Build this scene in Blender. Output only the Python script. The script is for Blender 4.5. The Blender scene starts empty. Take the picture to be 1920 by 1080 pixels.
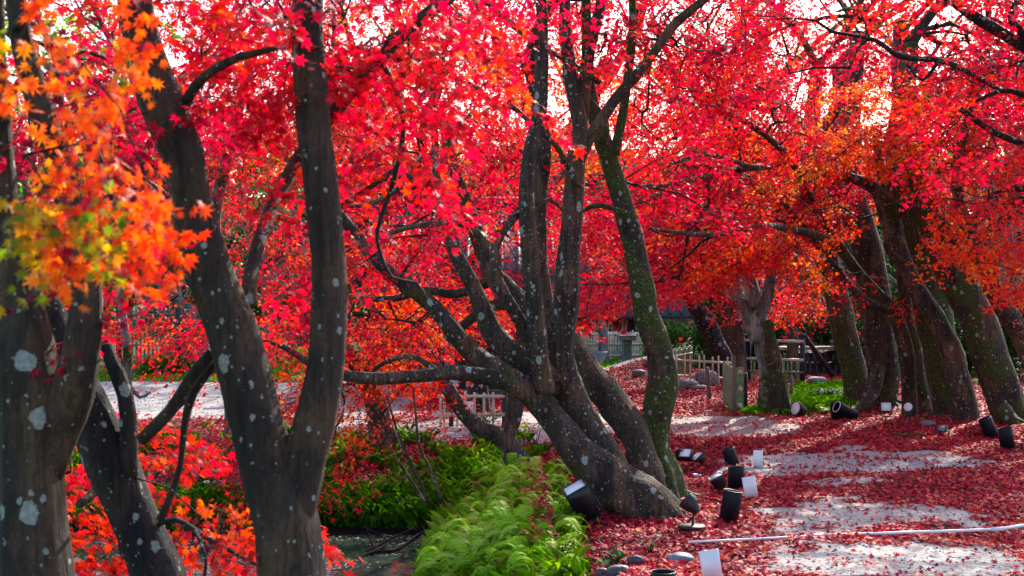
import bpy, math, random
import numpy as np
from mathutils import Vector, Matrix

F = 2667.0            # focal length in photo pixels (50 mm on a 36 mm sensor, 1920 px wide)
EYE = 1.8
R = math.radians
scene = bpy.context.scene
col = scene.collection

# ---------------------------------------------------------------- camera, sky, sun, exposure
cam_d = bpy.data.cameras.new("camera")
cam_d.sensor_width = 36.0
cam_d.lens = 50.0
cam_d.clip_start = 0.1
cam_d.clip_end = 2000.0
cam_d.dof.use_dof = True
cam_d.dof.focus_distance = 14.0
cam_d.dof.aperture_fstop = 5.0
cam = bpy.data.objects.new("camera", cam_d)
cam.location = (0, 0, EYE)
cam.rotation_euler = (R(90), 0, 0)
col.objects.link(cam)
scene.camera = cam

SUN_AZ, SUN_EL = R(24), R(34)          # azimuth from +Y towards +X
world = bpy.data.worlds.new("World")
scene.world = world
world.use_nodes = True
wn = world.node_tree
bg = wn.nodes["Background"]
sky = wn.nodes.new("ShaderNodeTexSky")
sky.sky_type = 'NISHITA'
sky.sun_disc = False
sky.sun_elevation = SUN_EL
sky.sun_rotation = SUN_AZ
sky.air_density = 1.0
sky.dust_density = 2.0
sky.ozone_density = 1.5
wn.links.new(sky.outputs[0], bg.inputs[0])
bg.inputs[1].default_value = 0.15
sun_d = bpy.data.lights.new("sun", 'SUN')
sun_d.energy = 3.9
sun_d.angle = R(0.5)
sun_d.color = (1.0, 0.93, 0.82)
sun = bpy.data.objects.new("sun", sun_d)
sv = Vector((math.sin(SUN_AZ)*math.cos(SUN_EL), math.cos(SUN_AZ)*math.cos(SUN_EL), math.sin(SUN_EL)))
sun.rotation_euler = sv.to_track_quat('Z', 'Y').to_euler()
col.objects.link(sun)
scene.view_settings.view_transform = 'Standard'
scene.view_settings.look = 'None'
scene.view_settings.exposure = 1.42
scene.cycles.max_bounces = 7
scene.cycles.transmission_bounces = 4
scene.cycles.use_denoising = True

# ---------------------------------------------------------------- helpers
rng = np.random.default_rng(7)
random.seed(7)
POND_Z = -0.60

def P(px, py, Y):
    """photo pixel at depth Y -> world point"""
    return np.array([(px - 960.0) / F * Y, Y, EYE - (py - 540.0) / F * Y])

def sstep(t):
    t = np.clip(t, 0, 1)
    return t * t * (3 - 2 * t)

def _hash(ix, iy, iz, seed):
    h = (ix.astype(np.int64) * 374761393 + iy.astype(np.int64) * 668265263 + iz.astype(np.int64) * 2147483647 + seed * 144269)
    h = (h ^ (h >> 13)) * 1274126177
    h = h ^ (h >> 16)
    return (h & 0xffff) / 65535.0

def vnoise(x, y, z=0.0, seed=0):
    x = np.asarray(x, float); y = np.asarray(y, float); z = np.zeros_like(x) + z
    ix, iy, iz = np.floor(x), np.floor(y), np.floor(z)
    fx, fy, fz = x - ix, y - iy, z - iz
    fx, fy, fz = fx*fx*(3-2*fx), fy*fy*(3-2*fy), fz*fz*(3-2*fz)
    o = 0
    for a in (0, 1):
        for b in (0, 1):
            for c in (0, 1):
                w = (fx if a else 1-fx) * (fy if b else 1-fy) * (fz if c else 1-fz)
                o = o + w * _hash(ix+a, iy+b, iz+c, seed)
    return o

def fnoise(x, y, z=0.0, seed=0, oct=3):
    o, a, f, t = 0, 1.0, 1.0, 0
    for k in range(oct):
        o = o + a * vnoise(np.asarray(x)*f, np.asarray(y)*f, np.asarray(z)*f, seed+k*17)
        t += a; a *= 0.5; f *= 2.03
    return o / t

def zt(x, y):
    """height of the ground"""
    x = np.asarray(x, float); y = np.asarray(y, float)
    w = (fnoise(x*0.6, y*0.6, seed=3) - 0.5) * 0.5
    dr = (x + 0.62 + w*0.8) / 1.45
    df = (y - 14.0 + w) / 3.6
    dn = (9.0 - y + w) / 1.2
    d = np.maximum(np.maximum(dr, df), dn)
    z = POND_Z + 0.10*sstep(d*14) + 0.50 * sstep(d) - 0.6*sstep(-d*2.0)
    z = z + (fnoise(x*0.9, y*0.9, seed=9) - 0.5) * 0.10
    z = z + (fnoise(x*5.0, y*5.0, seed=12, oct=2) - 0.5) * 0.035
    # low mound of earth behind the big tree
    z = z + 0.42 * np.exp(-(((x-2.75)/0.9)**2 + ((y-28.5)/2.0)**2))
    # leafy rise under the leaning trees on the right
    z = z + 0.12 * sstep((x - 4.8)/3.0) * sstep((y-14)/4.0) * (1-sstep((y-26)/8))
    return z

def zt1(x, y):
    return float(zt(np.array([x]), np.array([y]))[0])

def G(px, py):
    """photo pixel -> world point on the ground"""
    z = 0.0
    for _ in range(25):
        Y = (EYE - z) * F / max(py - 540.0, 3.0)
        z = 0.5*z + 0.5*zt1((px-960.0)/F*Y, Y)
    return np.array([(px-960.0)/F*Y, Y, zt1((px-960.0)/F*Y, Y)])

def tag(o, label=None, cat=None, group=None, kind=None):
    if label: o["label"] = label
    if cat: o["category"] = cat
    if group: o["group"] = group
    if kind: o["kind"] = kind
    return o

def empty(name, loc=(0, 0, 0), rz=0.0):
    o = bpy.data.objects.new(name, None)
    o.empty_display_size = 0.1
    o.location = loc
    o.rotation_euler = (0, 0, rz)
    col.objects.link(o)
    return o

class MB:
    """collects verts and faces (quads / tris), then links them as one mesh object"""
    def __init__(s):
        s.v = []; s.f = []; s.n = 0; s.attr = []
    def add(s, v, f, hue=None):
        v = np.asarray(v, np.float32).reshape(-1, 3); f = np.asarray(f, np.int64)
        s.v.append(v); s.f.append(f + s.n); s.n += len(v)
        s.attr.append(np.full(len(f), 0.0, np.float32) if hue is None else np.asarray(hue, np.float32))
    def build(s, name, mat, parent=None, smooth=False, world_to=None, hue=False):
        me = bpy.data.meshes.new(name)
        v = np.concatenate(s.v) if s.v else np.zeros((0, 3), np.float32)
        if world_to is not None:
            v = v - np.asarray(world_to, np.float32)
        me.vertices.add(len(v)); me.vertices.foreach_set("co", v.astype(np.float32).ravel())
        starts = []; loops = []; k = 0
        for f in s.f:
            m, c = f.shape
            starts.append(k + np.arange(m) * c); loops.append(f.ravel()); k += m * c
        loops = np.concatenate(loops) if loops else np.zeros(0, int)
        starts = np.concatenate(starts) if starts else np.zeros(0, int)
        me.loops.add(len(loops)); me.loops.foreach_set("vertex_index", loops.astype(np.int32))
        me.polygons.add(len(starts)); me.polygons.foreach_set("loop_start", starts.astype(np.int32))
        if smooth:
            me.polygons.foreach_set("use_smooth", np.ones(len(starts), bool))
        if hue:
            a = me.attributes.new("hue", 'FLOAT', 'FACE')
            a.data.foreach_set("value", np.concatenate(s.attr).astype(np.float32))
        me.update(calc_edges=True)
        if mat: me.materials.append(mat)
        o = bpy.data.objects.new(name, me)
        col.objects.link(o)
        if parent is not None: o.parent = parent
        return o
    # ---- primitives
    def box(s, c, size, rot=None, bev=0.0):
        sx, sy, sz = [q/2.0 for q in size]
        if bev > 0:
            b = min(bev, sx*0.9, sy*0.9, sz*0.9)
            pts = []
            for X in (-1, 1):
                for Yy in (-1, 1):
                    for Z in (-1, 1):
                        pts += [(X*(sx-b), Yy*(sy-b), Z*sz), (X*(sx-b), Yy*sy, Z*(sz-b)), (X*sx, Yy*(sy-b), Z*(sz-b))]
            v = np.array(pts)
            def i(X, Yy, Z, k): return ((X > 0)*4 + (Yy > 0)*2 + (Z > 0))*3 + k
            q = []
            for Z in (-1, 1): q.append([i(-1,-1,Z,0), i(1,-1,Z,0), i(1,1,Z,0), i(-1,1,Z,0)][::Z])
            for Yy in (-1, 1): q.append([i(-1,Yy,-1,1), i(-1,Yy,1,1), i(1,Yy,1,1), i(1,Yy,-1,1)][::Yy])
            for X in (-1, 1): q.append([i(X,-1,-1,2), i(X,1,-1,2), i(X,1,1,2), i(X,-1,1,2)][::X])
            for Yy in (-1, 1):
                for Z in (-1, 1): q.append([i(-1,Yy,Z,0), i(1,Yy,Z,0), i(1,Yy,Z,1), i(-1,Yy,Z,1)])
            for X in (-1, 1):
                for Z in (-1, 1): q.append([i(X,-1,Z,0), i(X,1,Z,0), i(X,1,Z,2), i(X,-1,Z,2)])
            for X in (-1, 1):
                for Yy in (-1, 1): q.append([i(X,Yy,-1,1), i(X,Yy,1,1), i(X,Yy,1,2), i(X,Yy,-1,2)])
            t = [[i(X,Yy,Z,0), i(X,Yy,Z,1), i(X,Yy,Z,2)] for X in (-1,1) for Yy in (-1,1) for Z in (-1,1)]
            fl = [np.array(q), np.array(t)]
        else:
            v = np.array([(X*sx, Yy*sy, Z*sz) for X in (-1,1) for Yy in (-1,1) for Z in (-1,1)])
            fl = [np.array([[0,1,3,2],[4,6,7,5],[0,4,5,1],[2,3,7,6],[0,2,6,4],[1,5,7,3]])]
        if rot is not None: v = v @ np.array(rot).T
        v = v + np.asarray(c)
        n0 = s.n
        s.add(v, fl[0])
        for f in fl[1:]:
            s.f.append(f + n0); s.attr.append(np.zeros(len(f), np.float32))
    def tube(s, pts, rad, sides=10, cap=True, lump=0.0, seed=0, flare=0.0, nroot=5):
        pts = np.asarray(pts, float); n = len(pts)
        rad = np.zeros(n) + np.asarray(rad, float)
        T = np.gradient(pts, axis=0); T /= np.linalg.norm(T, axis=1)[:, None] + 1e-9
        N = np.zeros_like(T)
        a = np.array([1.0, 0, 0]) if abs(T[0][0]) < 0.8 else np.array([0, 1.0, 0])
        u = a - T[0]*np.dot(a, T[0]); u /= np.linalg.norm(u)
        for i in range(n):
            u = u - T[i]*np.dot(u, T[i]); u /= np.linalg.norm(u) + 1e-9
            N[i] = u
        B = np.cross(T, N)
        th = np.arange(sides) * 2*math.pi/sides
        d = np.cos(th)[None, :, None]*N[:, None, :] + np.sin(th)[None, :, None]*B[:, None, :]
        r = rad[:, None] * np.ones((1, sides))
        if lump > 0:
            q = pts[:, None, :] + d*rad[:, None, None]
            k = 1.0/np.maximum(rad.mean()*1.6, 0.02)
            nz = fnoise(q[..., 0]*k, q[..., 1]*k, q[..., 2]*k*0.45, seed=seed) - 0.5
            nz2 = fnoise(q[..., 0]*k*3.1, q[..., 1]*k*3.1, q[..., 2]*k*0.8, seed=seed+5, oct=2) - 0.5
            r = r * (1 + lump*1.6*nz + lump*0.6*nz2)
            if sides >= 16:
                zc = np.cumsum(np.concatenate([[0], np.linalg.norm(np.diff(pts, axis=0), axis=1)]))[:, None]
                tt = th[None, :] + 0.35*np.sin(zc*1.1+seed)
                fl = fnoise(np.cos(tt)*2.6+seed, np.sin(tt)*2.6, zc*0.35+0*tt, seed=seed+31, oct=2) - 0.5
                r = r * (1 + lump*1.5*fl)
        if flare > 0:
            L = np.concatenate([[0], np.cumsum(np.linalg.norm(np.diff(pts, axis=0), axis=1))])
            ph = seed*1.3
            w = np.exp(-L/(rad[0]*2.0))[:, None]
            lob = 0.55 + 0.45*np.cos(nroot*th[None, :] + ph + 0.8*np.sin(th*2+ph))
            r = r * (1 + flare*w*lob)
        v = pts[:, None, :] + d*r[..., None]
        v = v.reshape(-1, 3)
        ii = np.arange(n-1)[:, None]*sides; jj = np.arange(sides)[None, :]; j2 = (jj+1) % sides
        f = np.stack([ii+jj, ii+j2, ii+sides+j2, ii+sides+jj], -1).reshape(-1, 4)
        n0 = s.n
        if cap:
            v = np.concatenate([v, pts[:1]-T[:1]*rad[0]*0.2, pts[-1:]+T[-1:]*rad[-1]*0.3])
        s.add(v, f)
        if cap:
            a0 = n*sides; j = np.arange(sides)
            t = np.concatenate([np.stack([(j+1) % sides, j, np.full(sides, a0)], -1),
                                np.stack([(n-1)*sides+j, (n-1)*sides+(j+1) % sides, np.full(sides, a0+1)], -1)])
            s.f.append(t + n0); s.attr.append(np.zeros(len(t), np.float32))
    def cyl(s, a, b, r, sides=20, r2=None, cap=True):
        a = np.asarray(a, float); b = np.asarray(b, float); r2 = r if r2 is None else r2
        t = (b-a)/np.linalg.norm(b-a)
        q = np.array([1.0, 0, 0]) if abs(t[0]) < 0.8 else np.array([0, 1.0, 0])
        u = q - t*np.dot(q, t); u /= np.linalg.norm(u); w = np.cross(t, u)
        th = np.arange(sides)*2*math.pi/sides
        d = np.cos(th)[:, None]*u + np.sin(th)[:, None]*w
        v = np.concatenate([a + d*r, b + d*r2]); j = np.arange(sides); j2 = (j+1) % sides
        n0 = s.n
        s.add(v, np.stack([j, j2, sides+j2, sides+j], -1))
        if cap:
            s.f.append(np.array([list(j[::-1])]) + n0); s.attr.append(np.zeros(1, np.float32))
            s.f.append(np.array([list(sides+j)]) + n0); s.attr.append(np.zeros(1, np.float32))
    def pipe(s, a, b, r, wall, sides=28, closed_at=0.85):
        """open-topped tube: outer wall, rim, inner wall, inner floor; a = bottom, b = top"""
        a = np.asarray(a, float); b = np.asarray(b, float); t = (b-a)/np.linalg.norm(b-a)
        q = np.array([1.0, 0, 0]) if abs(t[0]) < 0.8 else np.array([0, 1.0, 0])
        u = q - t*np.dot(q, t); u /= np.linalg.norm(u); w = np.cross(t, u)
        th = np.arange(sides)*2*math.pi/sides
        d = np.cos(th)[:, None]*u + np.sin(th)[:, None]*w
        deep = b + (a-b)*closed_at
        rings = [a + d*r, b - t*0.004 + d*r, b + d*(r-0.002), b + d*(r-wall+0.001), b - t*0.004 + d*(r-wall), deep + d*(r-wall)]
        v = np.concatenate(rings); j = np.arange(sides); j2 = (j+1) % sides
        f = np.concatenate([np.stack([k*sides+j, k*sides+j2, (k+1)*sides+j2, (k+1)*sides+j], -1) for k in range(5)])
        n0 = s.n
        s.add(v, f)
        s.f.append(np.array([list(j[::-1])]) + n0); s.attr.append(np.zeros(1, np.float32))
        s.f.append(np.array([list(5*sides+j[::-1])]) + n0); s.attr.append(np.zeros(1, np.float32))

def catmull(K, step):
    """K: (n,4) control rows x,y,z,r -> resampled rows"""
    K = np.asarray(K, float)
    if len(K) == 2:
        K = np.stack([K[0], (K[0]+K[1])/2, K[1]])
    E = np.concatenate([[2*K[0]-K[1]], K, [2*K[-1]-K[-2]]])
    out = []
    for i in range(1, len(E)-2):
        p0, p1, p2, p3 = E[i-1], E[i], E[i+1], E[i+2]
        m = max(2, int(np.linalg.norm((p2-p1)[:3])/step))
        t = (np.arange(m)/m)[:, None]
        out.append(0.5*((2*p1) + (-p0+p2)*t + (2*p0-5*p1+4*p2-p3)*t*t + (-p0+3*p1-3*p2+p3)*t**3))
    out.append(K[-1:])
    return np.concatenate(out)

# ---------------------------------------------------------------- materials
def new_mat(name):
    m = bpy.data.materials.new(name); m.use_nodes = True
    nt = m.node_tree
    b = nt.nodes["Principled BSDF"]
    return m, nt, b

def node(nt, kind, **kw):
    n = nt.nodes.new(kind)
    for k, v in kw.items():
        if k.startswith("in_"):
            n.inputs[k[3:].replace("_", " ")].default_value = v
        else: setattr(n, k, v)
    return n

def ramp(nt, fac, stops, interp='LINEAR'):
    r = nt.nodes.new("ShaderNodeValToRGB"); r.color_ramp.interpolation = interp
    e = r.color_ramp.elements
    while len(e) < len(stops): e.new(0.5)
    for i, (p, c) in enumerate(stops):
        e[i].position = p; e[i].color = (c[0], c[1], c[2], 1) if len(c) == 3 else c
    if fac is not None: nt.links.new(fac, r.inputs[0])
    return r

def mixc(nt, fac, a, b, mode='MIX'):
    m = nt.nodes.new("ShaderNodeMix"); m.data_type = 'RGBA'; m.blend_type = mode
    for sock, val in ((m.inputs[0], fac), (m.inputs[6], a), (m.inputs[7], b)):
        if hasattr(val, "is_linked"): nt.links.new(val, sock)
        elif isinstance(val, (int, float)): sock.default_value = val
        else: sock.default_value = (val[0], val[1], val[2], 1)
    return m.outputs[2]

def math_n(nt, op, a, b=0.0, c=None):
    m = nt.nodes.new("ShaderNodeMath"); m.operation = op
    for i, val in enumerate((a, b) if c is None else (a, b, c)):
        if hasattr(val, "is_linked"): nt.links.new(val, m.inputs[i])
        else: m.inputs[i].default_value = val
    return m.outputs[0]

def noise_n(nt, vec, scale, detail=3.0, rough=0.55):
    n = node(nt, "ShaderNodeTexNoise"); n.inputs["Scale"].default_value = scale
    n.inputs["Detail"].default_value = detail; n.inputs["Roughness"].default_value = rough
    if vec is not None: nt.links.new(vec, n.inputs["Vector"])
    return n.outputs["Fac"]

def objco(nt, scale=(1, 1, 1)):
    g = node(nt, "ShaderNodeNewGeometry")
    mp = node(nt, "ShaderNodeMapping"); mp.inputs["Scale"].default_value = scale
    nt.links.new(g.outputs["Position"], mp.inputs["Vector"])
    return mp.outputs[0]

def bump(nt, bsdf, h, strength=0.4, dist=0.02):
    b = node(nt, "ShaderNodeBump"); b.inputs["Strength"].default_value = strength; b.inputs["Distance"].default_value = dist
    nt.links.new(h, b.inputs["Height"]); nt.links.new(b.outputs[0], bsdf.inputs["Normal"])

LEAF_STOPS = [(0.0, (0.10, 0.006, 0.018)), (0.22, (0.34, 0.012, 0.034)), (0.42, (0.64, 0.024, 0.055)),
              (0.56, (0.80, 0.055, 0.040)), (0.70, (0.88, 0.13, 0.022)), (0.84, (0.88, 0.34, 0.03)),
              (0.93, (0.55, 0.36, 0.02)), (1.0, (0.14, 0.22, 0.015))]
def leaf_mat(name, stops, transl=0.5, boost=1.0, rough=0.45, spec=0.35):
    m, nt, b = new_mat(name)
    at = node(nt, "ShaderNodeAttribute", attribute_name="hue")
    r = ramp(nt, at.outputs["Fac"], stops)
    nt.links.new(r.outputs[0], b.inputs["Base Color"])
    b.inputs["Roughness"].default_value = rough
    b.inputs["Specular IOR Level"].default_value = spec
    tr = node(nt, "ShaderNodeBsdfTranslucent")
    g = node(nt, "ShaderNodeHueSaturation"); g.inputs["Saturation"].default_value = 1.05; g.inputs["Value"].default_value = boost
    nt.links.new(r.outputs[0], g.inputs["Color"]); nt.links.new(g.outputs[0], tr.inputs["Color"])
    mx = node(nt, "ShaderNodeMixShader"); mx.inputs[0].default_value = transl
    out = nt.nodes["Material Output"]
    nt.links.new(b.outputs[0], mx.inputs[1]); nt.links.new(tr.outputs[0], mx.inputs[2]); nt.links.new(mx.outputs[0], out.inputs[0])
    return m

def bark_mat(name, c1, c2, lichen=0.5, moss=0.0, streak=1.0, spot=7.0, fiss=0.75, tiny=1.0, warm=1.0):
    c1 = tuple(x*0.60 for x in c1); c2 = tuple(x*0.72 for x in c2)
    m, nt, b = new_mat(name)
    v = objco(nt); vs = objco(nt, (1, 1, 0.22))
    n1 = noise_n(nt, vs, 9.0, 5.0, 0.62); n2 = noise_n(nt, v, 2.2, 3.0)
    r1 = ramp(nt, n1, [(0.30, c1), (0.72, c2)])
    base = mixc(nt, math_n(nt, 'MULTIPLY', ramp(nt, n2, [(0.35, (0,0,0)), (0.7, (1,1,1))]).outputs[0], 0.6*streak), r1.outputs[0], tuple(x*0.35 for x in c1))
    n6 = noise_n(nt, objco(nt, (1, 1, 0.5)), 5.0, 4.0, 0.6)
    base = mixc(nt, ramp(nt, n6, [(0.48, (0, 0, 0)), (0.62, (0.8, 0.8, 0.8))]).outputs[0], base, (c2[0]*(1+.45*warm), c2[1]*(1+.10*warm), c2[2]*(1-.2*warm)))
    n7 = noise_n(nt, objco(nt, (1, 1, 0.6)), 70.0, 5.0, 0.75)
    base = mixc(nt, 1.0, base, ramp(nt, n7, [(0.25, (0.45, 0.45, 0.47)), (0.55, (1, 1, 1)), (0.8, (1.35, 1.3, 1.25))]).outputs[0], 'MULTIPLY')
    # vertical fissures
    n3 = noise_n(nt, objco(nt, (1, 1, 0.07)), 38.0, 3.0, 0.7)
    base = mixc(nt, ramp(nt, n3, [(0.36, (fiss, fiss, fiss)), (0.52, (0, 0, 0))]).outputs[0], base, tuple(x*0.3 for x in c1))
    if moss > 0:
        n4 = noise_n(nt, v, 3.1, 4.0); n5 = noise_n(nt, v, 45.0, 2.0)
        mf = ramp(nt, n4, [(0.62-0.30*moss, (0, 0, 0)), (0.70-0.30*moss, (1, 1, 1))])
        mc = ramp(nt, n5, [(0.3, (0.018, 0.026, 0.005)), (0.7, (0.075, 0.10, 0.014))])
        base = mixc(nt, mf.outputs[0], base, mc.outputs[0])
    # lichen: round pale spots, several sizes
    if lichen > 0:
        for sc, th, seed, dens in ((spot, 0.30, 0.0, 1.0), (spot*2.3, 0.27, 3.7, 1.15), (spot*5, 0.26, 9.1, 1.2*tiny)):
            mp = node(nt, "ShaderNodeMapping"); mp.inputs["Location"].default_value = (seed, seed*2, seed*3)
            mp.inputs["Scale"].default_value = (1, 1, 0.8)
            nt.links.new(v, mp.inputs[0])
            ds = node(nt, "ShaderNodeTexNoise"); ds.inputs["Scale"].default_value = sc*2.2; ds.inputs["Detail"].default_value = 6; ds.inputs["Roughness"].default_value = 0.75
            nt.links.new(mp.outputs[0], ds.inputs["Vector"])
            ad = node(nt, "ShaderNodeVectorMath", operation='MULTIPLY_ADD')
            nt.links.new(ds.outputs["Color"], ad.inputs[0]); ad.inputs[1].default_value = (0.62/sc,)*3
            nt.links.new(mp.outputs[0], ad.inputs[2])
            vo = node(nt, "ShaderNodeTexVoronoi"); vo.inputs["Scale"].default_value = sc; vo.inputs["Randomness"].default_value = 1.0
            nt.links.new(ad.outputs[0], vo.inputs["Vector"])
            sep = node(nt, "ShaderNodeSeparateColor"); nt.links.new(vo.outputs["Color"], sep.inputs[0])
            keep = math_n(nt, 'LESS_THAN', sep.outputs[0], min(0.95, 0.55*lichen*dens))
            size = math_n(nt, 'MULTIPLY', sep.outputs[1], th)
            inside = math_n(nt, 'LESS_THAN', vo.outputs["Distance"], size)
            f = math_n(nt, 'MULTIPLY', keep, inside)
            f = math_n(nt, 'MULTIPLY', f, math_n(nt, 'GREATER_THAN', noise_n(nt, v, 1.7, 2.0), 0.52-0.18*min(lichen, 1.6)))
            lc = ramp(nt, noise_n(nt, v, sc*9, 2.0), [(0.3, (0.24, 0.28, 0.25)), (0.7, (0.44, 0.50, 0.46))])
            base = mixc(nt, math_n(nt, 'MULTIPLY', f, 0.82), base, lc.outputs[0])
    nt.links.new(base, b.inputs["Base Color"])
    b.inputs["Roughness"].default_value = 0.8
    b.inputs["Specular IOR Level"].default_value = 0.3
    h = math_n(nt, 'ADD', math_n(nt, 'MULTIPLY', n1, 0.8), math_n(nt, 'ADD', math_n(nt, 'MULTIPLY', n3, 0.6), math_n(nt, 'MULTIPLY', n7, 0.35)))
    bump(nt, b, h, 0.9, 0.04)
    return m

def plain(name, c, rough=0.6, metal=0.0, var=0.15, scale=20.0, bmp=0.0, spec=0.5, c2=None):
    m, nt, b = new_mat(name)
    n = noise_n(nt, objco(nt), scale, 4.0)
    c2 = c2 or tuple(x*(1-var*2) for x in c)
    r = ramp(nt, n, [(0.3, c2), (0.7, c)])
    nt.links.new(r.outputs[0], b.inputs["Base Color"])
    b.inputs["Roughness"].default_value = rough; b.inputs["Metallic"].default_value = metal
    b.inputs["Specular IOR Level"].default_value = spec
    if bmp > 0: bump(nt, b, n, bmp, 0.01)
    return m

M = {}
M['leaf'] = leaf_mat("maple_leaf", LEAF_STOPS, 0.64, 1.32, rough=0.5, spec=0.22)
M['litter_leaf'] = leaf_mat("fallen_leaf", LEAF_STOPS, 0.15, 1.0, rough=0.6, spec=0.2)
GREEN = [(0.0, (0.010, 0.022, 0.008)), (0.35, (0.035, 0.10, 0.016)), (0.65, (0.13, 0.36, 0.012)), (0.85, (0.36, 0.64, 0.02)), (1.0, (0.45, 0.40, 0.15))]
M['green'] = leaf_mat("green_leaf", GREEN, 0.35, 1.2, rough=0.6, spec=0.12)
M['bark_smooth'] = bark_mat("smooth_bark", (0.040, 0.032, 0.027), (0.135, 0.098, 0.066), lichen=1.0, streak=0.9, spot=8.5, fiss=0.6, tiny=0.6, warm=0.55)
M['bark_dark'] = bark_mat("dark_bark", (0.016, 0.016, 0.022), (0.058, 0.050, 0.052), lichen=1.1, streak=0.8, spot=9)
M['bark_twig'] = bark_mat("twig_bark", (0.02, 0.015, 0.015), (0.06, 0.045, 0.042), lichen=0.3, spot=20)
M['bark_mossy'] = bark_mat("mossy_bark", (0.045, 0.035, 0.026), (0.14, 0.11, 0.08), lichen=1.1, moss=0.42, spot=11)
M['bark_green'] = bark_mat("heavily_mossed_bark", (0.04, 0.032, 0.024), (0.13, 0.10, 0.07), lichen=1.1, moss=0.72, spot=10)
M['bark_brown'] = bark_mat("brown_bark", (0.05, 0.034, 0.026), (0.18, 0.125, 0.09), lichen=1.2, moss=0.12, spot=11)
M['bark_grey'] = bark_mat("grey_bark", (0.065, 0.052, 0.045), (0.21, 0.165, 0.14), lichen=1.1, moss=0.06, spot=10)
M['bark_ridged'] = bark_mat("ridged_bark", (0.045, 0.034, 0.03), (0.16, 0.12, 0.10), lichen=1.0, moss=0.18, spot=12)
M['bark_lichen'] = bark_mat("lichen_bark", (0.16, 0.17, 0.17), (0.62, 0.69, 0.70), warm=0.0, lichen=1.7, moss=0.3, spot=12)
M['bark_bare'] = bark_mat("pale_bark", (0.25, 0.24, 0.25), (0.5, 0.5, 0.52), lichen=0.6, spot=12)

# ---------------------------------------------------------------- the ground
PATH_PX = [(1330,1090),(1395,930),(1352,868),(1130,850),(960,818),(600,822),(560,790),(700,772),(1000,772),(1240,775),(1330,786),(1560,800),(1760,838),(1930,905),(2300,1000),(2300,1090)]
BARE = [  # bare sandy patches of the path: centre px, py, half sizes, weight
    (1600, 868, 215, 22, 1.4), (1340, 803, 170, 19, 1.3), (1050, 800, 200, 22, 1.5), (760, 806, 180, 16, 1.5), (1600, 906, 120, 7, 0.9),
    (1640, 968, 210, 26, 1.0), (1500, 1003, 100, 13, 0.9), (1700, 1058, 310, 32, 1.2), (1450, 886, 60, 8, 0.9), (1830, 940, 80, 10, 0.4),
    (1560, 935, 80, 9, 0.5), (1880, 1020, 90, 10, 0.5)]

def inpoly(px, py, poly):
    px = np.asarray(px); py = np.asarray(py)
    c = np.zeros(px.shape, bool); n = len(poly)
    for i in range(n):
        x1, y1 = poly[i]; x2, y2 = poly[(i+1) % n]
        if y1 == y2: continue
        k = ((y1 > py) != (y2 > py)) & (px < (x2-x1)*(py-y1)/(y2-y1)+x1)
        c ^= k
    return c

def surface(x, y):
    """litter, grass, gravel weights for ground points, in plan"""
    x = np.asarray(x, float); y = np.asarray(y, float)
    ys = np.maximum(y, 0.5)
    px = 960 + x/ys*F; py = 540 + EYE/ys*F
    nz = fnoise(x*1.3, y*1.3, seed=21); nf = fnoise(x*6, y*6, seed=33, oct=2)
    wob = (nz-0.5)*1.1 + (nf-0.5)*0.9
    bare = np.zeros_like(x)
    for cx, cy, rx, ry, w in BARE:
        d = ((px-cx)/rx)**2 + ((py-cy)/ry)**2
        bare = np.maximum(bare, w*np.exp(-d*0.9))
    bare = sstep((bare + wob*0.7 - 0.34)/0.26)
    # bright gravel yard beyond the pond
    yard = sstep((-1.2 + wob*0.4 - x)/0.6) * sstep((y-18.6+wob)/0.8) * (1-sstep((y-27.0+wob*0.5)/0.5))
    yard2 = sstep((y-27.5)/1.0)*(1-sstep((y-31.0)/0.6))*sstep((x+6)/3)*(1-sstep((x-3.2)/0.6))
    gravel = np.clip(np.maximum(np.maximum(bare, yard*sstep((y-19.2-0.9*sstep((x+6)/2.0)*0)/0.5)), yard2), 0, 1)
    bank = sstep((18.0-y+wob)/0.8) * sstep((0.35 - x + wob*0.5)/0.5)
    g = bank * sstep((fnoise(x*1.7, y*1.7, seed=50) - 0.42)/0.16)
    g = np.maximum(g, sstep((0.35 - x + wob)/0.5)*sstep((13.2-y)/0.6)*0.7)
    g = np.maximum(g, 0.95*sstep((15.1+0.6*wob-y)/.4)*sstep((y-13.2)/.3)*sstep((0.1-x)/.3))
    # grass round the old trunks near the bamboo gate
    for cx, cy, rx, ry in ((1530, 757, 90, 22), (1450, 772, 90, 12), (1560, 735, 110, 14), (1860, 706, 90, 20), (1700, 700, 200, 16)):
        d = ((px-cx)/rx)**2 + ((py-cy)/ry)**2
        g = np.maximum(g, sstep((np.exp(-d) + wob*0.4 - 0.4)/0.2))
    lawn = sstep((y-31.2)/0.4)*(1-sstep((y-44)/3)) + sstep((y-27.3)/0.3)*sstep((-3.5-x)/1.0)
    g = np.clip(np.maximum(g, lawn), 0, 1)
    litter = np.clip(1 - np.maximum(gravel, g*0.95), 0, 1)
    # red leaves drift over the far edge of the yard
    return litter, g*(1-gravel*0.9), gravel

def lines(lo, hi, dlo, dhi, step, grow=1.16):
    a = list(np.arange(dlo, dhi+1e-6, step))
    s, v = step, dhi
    while v < hi: s *= grow; v += s; a.append(v)
    s, v = step, dlo; pre = []
    while v > lo: s *= grow; v -= s; pre.append(v)
    return np.array(pre[::-1] + a)

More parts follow.
